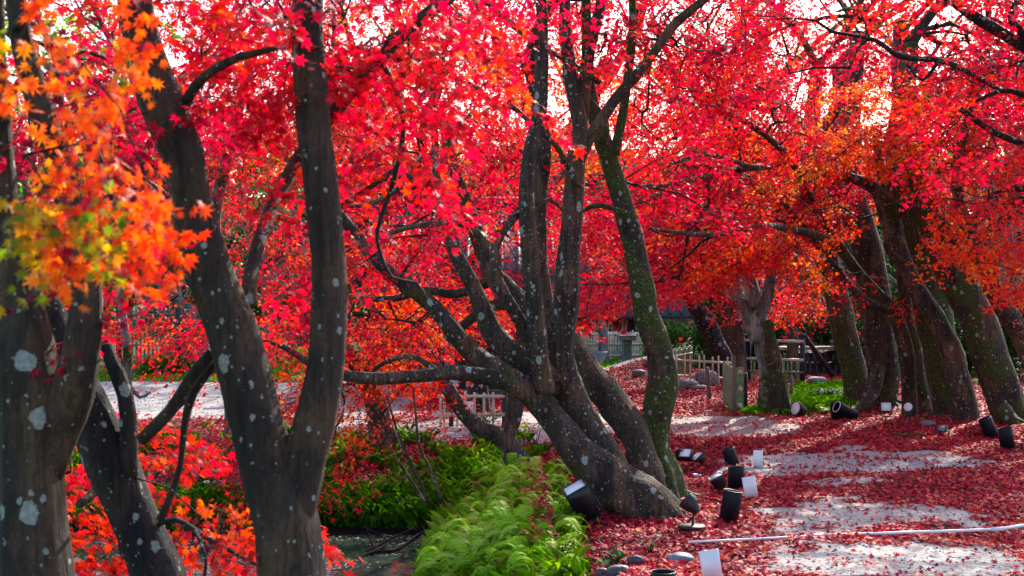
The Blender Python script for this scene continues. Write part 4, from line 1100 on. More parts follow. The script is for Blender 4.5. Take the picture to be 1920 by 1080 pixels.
# ---- floodlights
def floodlight(label, pos, nrm, w, h, d, up=(0, 0, 1), taper=0.55, round_=False, stake=None, plate=0.0, body='black_metal', glass='glass_white', frame=True, fins=False, yoke=True):
    """pos: centre of the housing in world space; nrm: where the glass faces"""
    pos = np.asarray(pos, float)
    gz = zt1(pos[0], pos[1])
    e = tag(empty("floodlight", (pos[0], pos[1], gz)), label, "floodlight")
    c = np.array([0, 0, pos[2]-gz]); B = basis(nrm, up); n = B[:, 2]
    mb = MB()
    if round_:
        q = [(0, 0.5, 1.0), (0.25, 0.5, 0.97), (0.6, 0.40, 0.8), (1.0, 0.22, 0.45)]
        for (t0, _, r0), (t1, _, r1) in zip(q[:-1], q[1:]):
            mb.cyl(c + n*d*(0.5-t0), c + n*d*(0.5-t1), w/2*r0, 22, w/2*r1, cap=False)
        mb.cyl(c - n*d*0.5, c - n*d*0.56, w/2*0.45, 22, w/2*0.3)
        mb.build("housing", M[body], e)
        ml = MB(); ml.cyl(c + n*d*0.47, c + n*d*0.5, w/2*0.9, 26); ml.build("glass", M[glass], e)
        mr = MB(); th = np.linspace(0, 2*math.pi, 27)
        mr.tube([c + n*d*0.5 + (B[:, 0]*math.cos(a)+B[:, 1]*math.sin(a))*w*0.475 for a in list(th)+[th[1]]], w*0.035, 6, cap=False)
        mr.build("bezel", M['black_metal'], e, smooth=True)
    else:
        def quad(z, s): return [c + B[:, 0]*w/2*s*a + B[:, 1]*h/2*s*b + n*z for a, b in ((-1, -1), (1, -1), (1, 1), (-1, 1))]
        v = quad(d*0.5, 1.0) + quad(d*0.30, 1.0) + quad(-d*0.5, taper)
        f = [[0, 1, 2, 3], [11, 10, 9, 8]]
        for k in (0, 4):
            for j in range(4): f.append([k+j, k+4+j, k+4+(j+1) % 4, k+(j+1) % 4])
        mb.add(v, f)
        if fins:
            for j in range(5):
                mb.box(c - n*d*0.42 + B[:, 0]*w*(j-2)*0.13, (w*0.03, h*0.7, d*0.35), B)
        mb.build("housing", M[body], e)
        ml = MB(); ml.box(c + n*(d*0.5+0.001), (w*0.86, h*0.86, 0.004), B); ml.build("glass", M[glass], e)
        mf = MB(); t = w*0.075
        for s in (-1, 1):
            mf.box(c + n*(d*0.5+0.003) + B[:, 0]*s*(w/2-t/2), (t, h, 0.012), B)
            mf.box(c + n*(d*0.5+0.003) + B[:, 1]*s*(h/2-t/2), (w-2*t, t, 0.010), B)
        mf.build("frame", M['black_metal' if frame is True else frame], e)
    if yoke:
        my = MB(); s = B[:, 0]
        foot = np.array([c[0]*0.5, c[1]*0.5, max(0.015, c[2]-h*0.85)]) if stake is None else np.asarray(stake, float)
        for k in (-1, 1):
            a = c + s*k*(w/2+0.008); b = foot + s*k*w*0.35*(1 if not round_ else 0.3)
            my.tube([a, (a+b)/2 + s*k*0.01, b], 0.007, 6)
        my.tube([foot + s*w*0.35, foot - s*w*0.35], 0.007, 6)
        my.build("bracket", M['black_metal'], e, smooth=True)
        mk = MB(); mk.tube([foot, (foot[0]*0.8, foot[1]*0.8, foot[2]*0.5), (foot[0]*0.5, foot[1]*0.5, -0.06)], [0.011, 0.010, 0.006], 8)
        mk.build("spike", M['black_metal'], e)
    if plate > 0:
        mp = MB(); mp.cyl((0, 0, 0.018), (0.0, 0, 0.034), plate, 24, plate*0.94); mp.build("base_plate", M['black_metal'], e)
    return e

def at(px, py, Y): return P(px, py, Y)
g1 = G(1105, 985)
floodlight("large black box floodlight with a grey-white face, in front of the leaning trunk foot", at(1092, 942, g1[1]), (-0.45, -0.30, 0.84), 0.19, 0.17, 0.28, up=(-0.2, 1, 0.2), taper=0.85, stake=(0.09, 0, 0.08))
g2 = G(1303, 993)
floodlight("bowl-shaped black floodlight tilted up to the left on a round base plate", at(1297, 948, g2[1]), (-0.62, 0.35, 0.62), 0.135, 0.135, 0.12, round_=True, stake=(0.01, 0, 0.10), plate=0.105, up=(0, 1, 0.3))
g3 = G(1350, 930)
floodlight("small black floodlight with a silver top edge, just left of the middle tube light", at(1347, 904, g3[1]), (-0.45, -0.2, 0.85), 0.13, 0.09, 0.12, up=(0, 1, 0), body='black_metal', frame='silver', fins=True, stake=(0.01, 0, 0.05))
g4 = G(1288, 868)
floodlight("white-faced floodlight right of the mossy kinked trunk, left of its twin", at(1287, 856, g4[1]), (-0.25, -0.55, 0.75), 0.13, 0.13, 0.10, stake=(0.05, 0.02, 0.02))
floodlight("floodlight tilted on its side with a pale face, right of its upright twin", at(1312, 863, g4[1]-0.05), (-0.55, -0.25, 0.75), 0.12, 0.13, 0.11, stake=(0.07, 0.0, 0.02))
g6 = G(1662, 795)
floodlight("square floodlight on a bracket with a bright white face, at the root of the trunks", at(1661, 764, g6[1]), (-0.12, -0.95, 0.35), 0.155, 0.135, 0.07, stake=(0.0, 0.0, 0.10))
g7 = G(1710, 795)
floodlight("round floodlight on a spike with a bright white face, right of the square one", at(1705, 765, g7[1]), (-0.45, -0.85, 0.25), 0.13, 0.13, 0.15, round_=True, stake=(0.02, 0.02, 0.11), yoke=True)
g8 = G(1772, 815)
floodlight("small grey wedge-shaped floodlight lying among red leaves right of the round one", at(1768, 806, g8[1]), (-0.5, -0.6, 0.5), 0.12, 0.09, 0.07, body='grey_pvc', glass='grey_pvc', stake=(0.02, 0, 0.01))
g9 = G(1632, 745)
floodlight("tiny black floodlight with a pale face behind the long root", at(1633, 735, g9[1]), (-0.5, -0.6, 0.6), 0.16, 0.13, 0.10)
g10 = G(1500, 782)
floodlight("black can floodlight in the grass with a white half-round face turned left", at(1500, 768, g10[1]), (-0.80, -0.45, 0.25), 0.205, 0.205, 0.17, round_=True, yoke=False)
floodlight("small black floodlight on the far lawn edge, left one of two", at(1132, 709, 28.6), (-0.5, 0.2, 0.8), 0.26, 0.24, 0.12)
floodlight("small black floodlight on the far lawn edge, right one on the earth mound", at(1161, 703, 29.2), (0.7, -0.3, 0.5), 0.26, 0.24, 0.12)
floodlight("black floodlight with a slanted white face behind the leaning stems", at(1066, 800, 14.2), (-0.6, -0.5, 0.5), 0.14, 0.20, 0.11)

# ---- white boards
def board(label, px, py, wpx, hpx, roll, yaw=0.0, lean=0.0):
    g = G(px, py); k = g[1]/F; w = wpx*k; h = hpx*k
    e = tag(empty("white_board", g, yaw), label, "board", "white boards beside the path lights")
    mb = MB(); n = 9; v = []
    for side in (0, 1):
        for j in range(n):
            t = j/(n-1); x = (t-0.5)*w; y = 0.004*(2*t-1)**2 + side*0.003
            for zz in (0.0, h):
                v.append((x*math.cos(roll)+zz*math.sin(roll), y + zz*lean, -x*math.sin(roll)+zz*math.cos(roll)+0.004))
    f = []
    for j in range(n-1):
        a = 2*j; b = 2*n+2*j
        f += [[a, a+2, a+3, a+1], [b, b+1, b+3, b+2], [a+1, a+3, b+3, b+1], [a, b, b+2, a+2]]
    f += [[0, 1, 2*n+1, 2*n], [2*n-2, 4*n-2, 4*n-1, 2*n-1]]
    mb.add(v, f); mb.build("sheet", M['white_board'], e)
    mp = MB(); mp.cyl((0, 0.03+lean*h*0.2, -0.08), (h*0.5*math.sin(roll), 0.03+lean*h*0.5, h*0.55), 0.006, 8); mp.build("peg", M['wood_old'], e)
    return e
board("small upright white board farthest from the camera, beside the sandy patch", 1421, 878, 18, 33, 0.02)
board("tilted white board leaning against the middle tube light", 1410, 936, 26, 42, -0.16, 0.15)
board("large tilted white board at the bottom edge beside the open tube", 1338, 1094, 38, 62, -0.15, 0.1)

# ---- white pipe laid across the path
def ground_line(pts, n):
    out = []
    for (a, b), (c, d) in zip(pts[:-1], pts[1:]):
        for t in np.linspace(0, 1, n, endpoint=False): out.append(G(a+(c-a)*t, b+(d-b)*t))
    out.append(G(*pts[-1])); return np.array(out)
pl = ground_line([(1288, 1030), (1540, 1018), (1858, 1001), (1990, 994)], 8)
def sm(pl, dz):
    q = pl.copy(); n_ = len(q); x_ = np.arange(n_); c_ = np.polyfit(x_, q[:, 2], 1); f_ = np.polyval(c_, x_); q[:, 2] = f_ + np.max(q[:, 2]-f_)*0.6 + dz; q[:, 1] = np.polyval(np.polyfit(x_, q[:, 1], 2), x_); return q
e = tag(empty("white_pipe", pl[0]), "thin white plastic pipe laid across the leafy path in jointed lengths", "pipe")
for (i0, i1), rr in (((0, 8), 0.008), ((8, 16), 0.011), ((16, 24), 0.013)):
    mb = MB(); mb.tube(sm(pl, 0.024)[i0:i1+1] - pl[0], rr, 10); mb.build("pipe_length", M['white_pipe'], e, smooth=True)
for i in (8, 16):
    mb = MB(); q = sm(pl, 0.024); t = unit(q[i+1]-q[i-1]); mb.cyl(q[i]-t*0.05-pl[0], q[i]+t*0.05-pl[0], 0.016, 14); mb.build("coupling", M['white_pipe'], e)

gp = G(1304, 900)
e = tag(empty("pipe_fitting", gp), "short grey pipe fitting lying on the leaves right of the mossy trunk", "pipe fitting")
mb = MB(); mb.pipe((0.02, 0, 0.035), (-0.035, -0.015, 0.038), 0.026, 0.004); mb.build("socket", M['grey_pvc'], e)
mb = MB(); mb.cyl((0.02, 0, 0.035), (0.055, 0.004, 0.034), 0.017, 16); mb.build("spigot", M['grey_pvc'], e)

# cable by the front tube
gc = G(1345, 975); k = gc[1]/F
mb = MB(); mb.tube([gc+(0.0, 0, 0.13), gc+(0.02, -.01, 0.11), gc+(0.0, -.02, 0.06), gc+(0.04, -.03, 0.02), gc+(0.10, -.02, 0.01)], 0.006, 6)
tag(mb.build("cable", M['silver'], None, smooth=True), "pale looped cable end sticking up left of the front tube light", "cable")

# ---- bamboo
def culm(mb, a, b, r, seg=0.22, sides=9):
    a = np.asarray(a, float); b = np.asarray(b, float); L = np.linalg.norm(b-a); n = max(1, int(L/seg)); pts = []; rad = []
    off = random.random()*0.5
    for i in range(n+1):
        t = (i+off)/n
        if t > 1: break
        for dt, rr in ((-0.012/L, 1.0), (0.0, 1.16), (0.012/L, 1.0)):
            if 0 < t+dt < 1: pts.append(a+(b-a)*(t+dt)); rad.append(r*rr)
    pts = [a] + pts + [b]; rad = [r] + rad + [r]
    mb.tube(pts, rad, sides)

def gpt(px, py): return G(px, py)
# low pale fence
e = tag(empty("bamboo_fence", G(1250, 716)), "low pale bamboo fence with two rails and open uprights beside the round stone", "fence")
o = np.array(e.location); a = G(1248, 714); b = G(1376, 722)
def lerp(a, b, t): return a+(b-a)*t
for px in (1268, 1284, 1294, 1311, 1320, 1336, 1347, 1364, 1373):
    t = (px-1248)/128; p = lerp(a, b, t); mb = MB(); hh = 0.50 + random.uniform(-.02, .04)
    culm(mb, p-o+(0, random.choice([-1, 1])*0.03, -0.05), p-o+(0, 0, hh), 0.017); mb.build("upright", M['bamboo_pale'], e, smooth=True)
for hh in (0.10, 0.385):
    mb = MB(); culm(mb, a-o+(0, 0, hh), b-o+(0.05, 0, hh+0.01), 0.022, 0.35); mb.build("rail", M['bamboo_pale'], e, smooth=True)
# close-set fence behind it
e = tag(empty("bamboo_fence", G(1250, 708)), "close-set yellowish bamboo fence standing behind the low pale one", "fence")
o = np.array(e.location); a = G(1248, 712); b = G(1296, 700)
for i in range(16):
    p = lerp(a, b, i/15); mb = MB(); culm(mb, p-o+(0, 0, -.05), p-o+(0, 0, 0.50+0.02*(i % 3)), 0.028); mb.build("upright", M['bamboo_green'], e, smooth=True)
mb = MB(); culm(mb, a-o+(0, -.04, 0.4), b-o+(0, -.04, 0.4), 0.02); mb.build("rail", M['bamboo_pale'], e, smooth=True)
# green wing screen
e = tag(empty("bamboo_screen", G(1376, 778)), "narrow green bamboo wing screen tied with black cord between charred posts", "screen")
o = np.array(e.location); far = G(1357, 755); m1 = G(1376, 778); m2 = G(1397, 773)
for i in range(11):
    p = lerp(far, m1, i/11.5); mb = MB(); culm(mb, p-o+(0, 0, 0.02), p-o+(0, 0, 0.63+0.015*(i % 2)), 0.021); mb.build("upright", M['bamboo_green'], e, smooth=True)
for i in range(5):
    p = lerp(m1, m2, 0.12+i/5.6); mb = MB(); culm(mb, p-o+(0, 0.03, 0.06), p-o+(0, 0.03, 0.66), 0.016); mb.build("upright", M['bamboo_green'], e, smooth=True)
for hh in (0.12, 0.36, 0.60):
    mb = MB(); p0 = lerp(far, m1, 0.0)-o; p1 = m1-o; mb.tube([p0+(0.03, 0, hh), p1+(0.0, 0, hh)], 0.012, 6); mb.build("cord", M['rope'], e)
    q = lerp(m1, m2, 0.5)-o; mb = MB(); mb.cyl(q+(0.0, 0.16, hh), q+(0.0, -0.10, hh), 0.034, 14); r_ = mb.build("rail_end", M['bamboo_end'], e, smooth=False)
mb = MB(); mb.cyl(m1-o+(0, 0, -.05), m1-o+(0, 0, 0.83), 0.026, 12); mb.build("post", M['wood_old'], e)
mb = MB(); mb.cyl(m2-o+(0, 0, -.05), m2-o+(0, 0, 0.58), 0.037, 12); mb.build("post", M['post_dark'], e)
# gate with two rails
e = tag(empty("bamboo_gate", G(1450, 714)), "two-rail bamboo barrier between a blue-black post and a black post behind the old trunks", "gate")
o = np.array(e.location); a = G(1401, 713); b = G(1505, 716)
for hh in (0.41, 0.76):
    mb = MB(); culm(mb, a-o+(-0.06, -.06, hh+.01), b-o+(0.0, -.06, hh), 0.028, 0.4, 12); mb.build("rail", M['bamboo_pale'], e, smooth=True)
mb = MB(); culm(mb, a-o+(0, -.05, 0.18), b-o+(0, -.05, 0.18), 0.018); culm_o = mb.build("rail", M['bamboo_green'], e, smooth=True)
for px in (1408, 1414, 1470, 1477, 1484, 1495, 1500):
    p = lerp(a, b, (px-1401)/104); mb = MB(); culm(mb, p-o+(0, 0, -.04), p-o+(0, 0, 0.36), 0.02); mb.build("upright", M['bamboo_green'], e, smooth=True)
mb = MB(); mb.box(a-o+(0, 0, 0.42), (0.13, 0.10, 0.94), bev=0.01); mb.build("post", M['post_blue'], e)
mb = MB(); mb.cyl(b-o+(0, 0, -.05), b-o+(0, 0, 0.83), 0.05, 12); mb.build("post", M['post_dark'], e)
mb = MB(); mb.tube([b-o+(-.03, 0.02, 0.86), b-o+(0.04, 0.04, 0.88), b-o+(0.35, .3, 0.50), b-o+(0.78, .8, 0.02)], 0.045, 10); mb.build("brace", M['post_dark'], e, smooth=True)
# short fence on the far bank
e = tag(empty("bamboo_fence", G(823, 800)), "short bamboo lattice fence on top of the pond bank with ivy on its foot", "fence")
o = np.array(e.location); a = G(826, 800); b = G(946, 803)
for px in (826, 833, 858, 873, 890, 908, 925):
    p = lerp(a, b, (px-826)/120); mb = MB(); culm(mb, p-o+(0, 0, -.08), p-o+(0, 0, 0.45+random.uniform(-.02, .02)), 0.017); mb.build("upright", M['bamboo_pale'], e, smooth=True)
for hh in (0.16, 0.395):
    mb = MB(); culm(mb, a-o+(-0.10, -.03, hh), b-o+(0.0, -.03, hh+0.01), 0.02); mb.build("rail", M['bamboo_pale'], e, smooth=True)
mb = MB(); mb.cyl(b-o+(0, 0, -.1), b-o+(0, 0, 0.46), 0.035, 10); mb.build("post", M['post_dark'], e)
mb = MB(); p = lerp(a, b, 0.17); mb.cyl(p-o+(0, 0, -.1), p-o+(0, 0, 0.40), 0.03, 10); mb.build("post", M['post_dark'], e)
# lattice fences far off
def lattice(label, x0, x1, y, h, n, rails, mat, r=0.025, postmat='post_dark', posts=3):
    a = G(x0, y); b = G(x1, y); e = tag(empty("lattice_fence", a), label, "fence"); o = np.array(a)
    for i in range(n):
        p = lerp(a, b, i/(n-1)); mb = MB(); culm(mb, p-o+(0, 0, -.05), p-o+(0, 0, h+random.uniform(-.03, .03)), r, 0.5, 6); mb.build("upright", M[mat], e, smooth=True)
    for hh in rails:
        mb = MB(); culm(mb, a-o+(0, -.04, hh), b-o+(0, -.04, hh), r*1.1, 0.6, 6); mb.build("rail", M[mat], e, smooth=True)
    for i in range(posts):
        p = lerp(a, b, i/(posts-1)); mb = MB(); mb.box(p-o+(0, -.1, h*0.5), (0.10, 0.10, h+.1)); mb.build("post", M[postmat], e)
lattice("far bamboo lattice fence in front of the cream building", 1083, 1212, 677, 0.72, 26, (0.14, 0.42, 0.66), 'bamboo_pale', 0.024, 'post_blue', 4)
lattice("tall dark bamboo lattice fence beyond the gravel yard on the left", 225, 450, 700, 1.35, 30, (0.25, 0.6, 0.95, 1.25), 'wood_old', 0.022)

# ---- posts, rocks
gs = G(1331, 750)
mb = MB(); mb.tube([gs+(0, 0, -.05), gs+(-0.02, 0, 0.25), gs+(-0.045, 0, 0.52)], [0.036, 0.034, 0.036], 10, lump=0.1)
tag(mb.build("wooden_stake", M['wood_old'], None, smooth=True), "weathered round wooden stake standing in front of the round stone", "stake")
gs = G(1484, 745)
mb = MB(); mb.tube([gs+(0, 0, -.05), gs+(0, 0, 0.35)], 0.03, 10, lump=0.1)
tag(mb.build("wooden_stake", M['wood_old'], None, smooth=True), "short dark wooden stake behind the hollow stump by the gate", "stake")
gs = G(846, 822)
mb = MB(); mb.tube([G(424, 822)+(0, 0, -.05), G(424, 822)+(0.01, 0, 0.28), G(424, 822)+(0.0, 0, 0.5)], [0.035, .03, .03], 10, lump=0.1)
tag(mb.build("wooden_stake", M['wood_old'], None, smooth=True), "thin grey stake at the near edge of the bright gravel yard", "stake")

def rock(label, px, py, wpx, hpx, mat, depth=0.7, seed=0, name="rock", Y=None, group=None):
    g = G(px, py) if Y is None else P(px, py, Y); k = g[1]/F; w = wpx*k/2; h = hpx*k/2
    nu, nv = 22, 14; v = []; f = []
    for j in range(nv+1):
        ph = math.pi*j/nv
        for i in range(nu):
            th = 2*math.pi*i/nu; q = np.array([math.sin(ph)*math.cos(th), math.sin(ph)*math.sin(th), math.cos(ph)])
            q = np.sign(q)*np.abs(q)**0.8
            s = 1 + 0.45*(float(fnoise(q[0]*1.6+seed, q[1]*1.6, q[2]*1.6, seed=seed))-0.5) + 0.12*(float(fnoise(q[0]*6+seed, q[1]*6, q[2]*6, seed=seed+2))-0.5)
            v.append(q*s*np.array([w, w*depth, h]) + np.array([0, 0, h*0.72]))
    for j in range(nv):
        for i in range(nu): f.append([j*nu+i, (j+1)*nu+i, (j+1)*nu+(i+1) % nu, j*nu+(i+1) % nu])
    mb = MB(); mb.add(v, f); o = mb.build(name, M[mat], None, smooth=True); o.location = g
    return tag(o, label, "rock", group)
rock("round flat-topped grey stone in front of the low pale fence", 1325, 722, 40, 32, 'stone', seed=1)
rock("low lumpy grey rock left of the round stone", 1288, 728, 44, 20, 'stone', seed=2)
rock("long low rock between the round stone and the wooden stake", 1308, 730, 34, 10, 'stone', seed=3)
rock("small white stone on the red leaves near the sandy path bend", 1330, 775, 17, 7, 'stone_pale', seed=4)
rock("flat blue-grey slate rock at the bottom, left of the large white board", 1276, 1056, 54, 22, 'stone_blue', seed=5)
rock("dark round stone left of the flat slate rock", 1192, 1060, 32, 22, 'stone_dark', seed=6)
rock("dark broad stone at the bottom edge below the glossy dark leaves", 1160, 1082, 46, 26, 'stone_dark', seed=7)
rock("dark stone at the very bottom left of the broad dark one", 1128, 1084, 24, 22, 'stone_dark', seed=8)
rock("pale rounded boulder on the left bank, highest of the group", 402, 896, 27, 22, 'stone_pale', seed=9)
rock("pale square block in front of the rounded boulder on the left bank", 387, 917, 20, 18, 'stone_pale', seed=10)
rock("grey block left of the rounded boulder on the left bank", 364, 898, 20, 22, 'stone', seed=11)
rock("flat blue-grey stone right of the pale block on the left bank", 412, 908, 26, 9, 'stone_blue', seed=12)
rock("blue-grey rock beside the earth mound at the lawn edge", 1222, 697, 30, 16, 'stone_blue', seed=13)
rock("broken blue-grey stone at the left foot of the earth mound", 1198, 706, 26, 14, 'stone_blue', seed=14)
rock("grey stone under the dark brace behind the gate", 1532, 722, 36, 18, 'stone', seed=15)
rock("small grey rock at the foot of the centre trunk of the row", 1740, 800, 28, 14, 'stone', seed=16)
rock("little pale pebble right of the square floodlight", 1790, 842, 14, 6, 'stone_pale', seed=17)
rock("mossy dark knob of root by the mossy trunk", 1268, 905, 22, 22, 'bark_mossy', seed=18)

# low stone wall with a pale capping, back right
a = G(1490, 702); b = G(1655, 702); e = tag(empty("stone_wall", a), "low dark stone wall with a pale capping rail behind the gate", "wall"); o = np.array(a)
n = 14
for r_ in range(2):
    mb = MB()
    for i in range(n):
        p = lerp(a, b, (i+0.5*(r_ % 2))/n) - o
        mb.box(p+(random.uniform(-.02, .02), random.uniform(-.03, .03), 0.13+0.24*r_), (0.125*random.uniform(.9, 1.05)*1.0, 0.3, 0.225), bev=0.03)
    mb.build("stone_course", M['stone_dark'], e)
mb = MB(); mb.box((b-a)/2+(0, 0, 0.53), (np.linalg.norm(b-a)+.3, 0.32, 0.07), bev=0.01); mb.build("capping", M['bamboo_pale'], e)

# ---- stone basin and pedestal on the lawn
g = G(1112, 692); k = g[1]/F
e = tag(empty("stone_basin", g), "wide blue-grey stone basin on the lawn before the far fence", "basin")
mb = MB(); w = 26*k; pr = [(0.0, 0.12), (0.55, 0.12), (0.80, 0.25), (1.0, 0.42), (1.02, 0.47), (0.93, 0.47), (0.85, 0.36), (0.0, 0.33)]
sd = 26; v = []; f = []
for rr, zz in pr:
    for i in range(sd): v.append((w*rr*math.cos(2*math.pi*i/sd)+1e-4*i, w*rr*math.sin(2*math.pi*i/sd), zz*0.8))
for j in range(len(pr)-1):
    for i in range(sd): f.append([j*sd+i, j*sd+(i+1) % sd, (j+1)*sd+(i+1) % sd, (j+1)*sd+i])
mb.add(v, f); mb.build("bowl", M['stone_blue'], e)
mb = MB(); mb.cyl((0, 0, -.05), (0, 0, 0.11), w*0.5, 18, w*0.42); mb.build("foot", M['stone_blue'], e)
g = G(1176, 684); k = g[1]/F
e = tag(empty("stone_pedestal", g), "square stone pedestal with an overhanging slab, right of the basin", "pedestal")
mb = MB(); mb.box((0, 0, 0.27), (17*k, 17*k, 0.60), bev=0.02); mb.build("shaft", M['stone'], e)
mb = MB(); mb.box((0, 0, 0.64), (36*k, 30*k, 0.13), bev=0.02); mb.build("slab", M['stone'], e)
mb = MB(); mb.box((0, 0, 0.04), (26*k, 26*k, 0.12), bev=0.02); mb.build("plinth", M['stone'], e)

# ---- buildings
def hall(label, x0, x1, ybase, wall_h, depth, bays, low, panel_mat, low_mat, name="hall", eave=0.9, roof_h=1.6, open_bays=()):
    a = G(x0, ybase); a[2] = 0.0; k = a[1]/F; W = (x1-x0)*k
    e = tag(empty(name, a), label, "building")
    bw = W/bays
    for i in range(bays):
        cx = bw*(i+0.5)
        mb = MB(); mb.box((cx, 0.05, low/2+0.1), (bw-0.10, 0.10, low-0.1), bev=0.005); mb.build("lower_wall", M[low_mat], e)
        m2 = 'interior' if i in open_bays else panel_mat
        fr = MB(); hh = wall_h-low-0.12; cz = low+0.06+hh/2
        fr.box((cx, 0.07, cz), (bw-0.12, 0.06, hh)); w_ = fr.build("wall_panel", M[m2], e)
        bars = MB()
        for j in range(1, 4): bars.box((cx-bw/2+bw*j/4, 0.03, cz), (0.03, 0.03, hh-0.01))
        bars.box((cx, 0.025, cz), (bw-0.13, 0.03, 0.03))
        bars.build("glazing_bar", M['dark_wood'], w_)
    for i in range(bays+1):
        mb = MB(); mb.box((bw*i, 0.05, wall_h/2), (0.12, 0.14, wall_h), bev=0.01); mb.build("post", M['dark_wood'], e)
    for zz, nm in ((low+0.02, "sill_beam"), (wall_h-0.02, "lintel_beam")):
        mb = MB(); mb.box((W/2, 0.06, zz), (W+0.2, 0.17, 0.10)); mb.build(nm, M['dark_wood'], e)
    mb = MB(); mb.box((W/2, depth/2+0.15, wall_h/2), (W, depth-0.06, wall_h-.02)); mb.build("core_wall", M['white_wall'], e)
    mb = MB(); mb.box((W/2, depth/2, 0.04), (W+0.5, depth+0.6, 0.16), bev=0.02); mb.build("foundation", M['stone'], e)
    z0 = wall_h+0.06; r = MB(); ex = 0.8
    y0, y1, ym = -eave, depth+eave, depth/2
    v = [(-ex, y0, z0), (W+ex, y0, z0), (W+ex, y1, z0), (-ex, y1, z0), (-ex, ym, z0+roof_h), (W+ex, ym, z0+roof_h),
         (-ex, y0, z0-0.10), (W+ex, y0, z0-0.10), (W+ex, y1, z0-0.10), (-ex, y1, z0-0.10)]
    r.add(v, [[0, 1, 5, 4], [2, 3, 4, 5], [6, 9, 8, 7], [6, 7, 1, 0], [8, 9, 3, 2]]); r.add(v, [[3, 0, 4], [1, 2, 5]]); r.add(v, [[9, 6, 0, 3], [7, 8, 2, 1]])
    nt = int((W+2*ex)/0.28)
    for i in range(nt+1):
        x = -ex + (W+2*ex)*i/nt
        r.tube([(x, y0-0.02, z0+0.02), (x, ym, z0+roof_h+0.02)], 0.045, 6)
    r.tube([(-ex-.05, ym, z0+roof_h+0.07), (W+ex+.05, ym, z0+roof_h+0.07)], 0.12, 8)
    r.build("roof", M['roof'], e)
    return e
hall("white-walled hall with grey upper panels seen through the centre branches", 770, 1012, 741, 1.62, 4.5, 5, 0.42, 'grey_panel', 'white_wall')
hall("cream timber-framed building behind the far bamboo lattice fence", 1080, 1235, 668, 1.05, 5, 6, 0.28, 'cream_wall', 'cream_wall', name="timber_house")
# grey-blue sign stone etc. in the far left is left to the trees
mb = MB()
g = G(384, 712)
e = tag(empty("stone_lantern", g), "grey-blue stone post in front of the dark lattice fence", "stone post")
mb.box((0, 0, 0.5), (0.24, 0.24, 1.1), bev=0.03); mb.build("shaft", M['stone_blue'], e)
mb = MB(); mb.box((0, 0, 1.08), (0.34, 0.34, 0.14), bev=0.04); mb.build("head", M['stone_blue'], e)
# pale planter behind the short fence
g = G(880, 776)
e = tag(empty("white_bucket", g), "small white bucket behind the short bamboo lattice fence", "bucket")
mb = MB(); mb.pipe((0, 0, 0), (0, 0, 0.17), 0.075, 0.006); mb.build("pail", M['white_board'], e)
mb = MB(); th = np.linspace(0, math.pi, 9); mb.tube([(0.074*math.cos(t), 0, 0.16-0.06*math.sin(t)*-1) for t in th], 0.003, 5); mb.build("handle", M['black_metal'], e)

# ================================================================ background trees and planting
def far_maple(label, px, base_y, Y, hgt, wid, hue, n, seed, leaf=0.10, bare=False, mat='leaf', group=None, name="far_maple", bark='bark_grey', low=0.25):
    """free-standing tree at depth Y, px = trunk column"""
    x = (px-960)/F*Y; z0 = zt1(x, Y); H = hgt
    e = tag(empty(name, (x, Y, z0)), label, "tree", group)
    r = np.random.default_rng(seed)
    mb = MB(); sk = []
    def limb(p, d, L, rad, lev):
        m = 6; pts = [p]
        for i in range(m):
            d = d + r.normal(0, 0.13, 3); d[2] += 0.05; d /= np.linalg.norm(d); pts.append(pts[-1]+d*L/m)
        pts = np.array(pts); rr = np.linspace(rad, rad*0.45, m+1)
        if rad > 0.03: mb.tube(pts, rr, 8 if lev else 12, cap=False, lump=0.15, seed=seed)
        else: segs3(mb, pts[:-1], pts[1:], rr[:-1], rr[1:])
        sk.append(pts)
        if lev < (4 if bare else 2):
            for k in range(r.integers(3, 6) if lev else 6):
                j = r.integers(2, m+1); a = r.uniform(0, 2*math.pi)
                dd = d*0.6 + np.array([math.cos(a), math.sin(a), r.uniform(-.1, .5)])*0.9
                limb(pts[j], dd/np.linalg.norm(dd), L*r.uniform(0.5, 0.75), rr[j]*0.6, lev+1)
    limb(np.array([0, 0, -0.1]), np.array([r.uniform(-.15, .15), 0, 1.0]), H*0.55, H*0.028, 0)
    mb.build("trunk", M[bark], e, smooth=True)
    if not bare:
        items = []
        for _ in range(n):
            while True:
                q = r.uniform(-1, 1, 3)
                if 0.15 < q @ q <= 1: break
            s = 0.75 + 0.5*float(fnoise(q[0]*2+seed, q[1]*2, q[2]*2, seed=seed))
            p = np.array([q[0]*wid/2*s, q[1]*wid/2*s, H*(1+low)/2 + q[2]*H*(1-low)/2*s])
            d = np.array([q[0], q[1], -0.3]); hc = hue + (float(fnoise(p[0]*0.5, p[1]*0.5, p[2]*0.5, seed=seed+9))-0.5)*0.35
            items.append((p, d/np.linalg.norm(d), np.array([0, 0, 1.0])+r.normal(0, .3, 3), r.uniform(1.0, 1.9), hc, 0.07))
        cm = MB(); sprays(cm, None, items, 120, leaf, STAR3, 0.006)
        cm.build("crown", M[mat], e, hue=True)
    return e

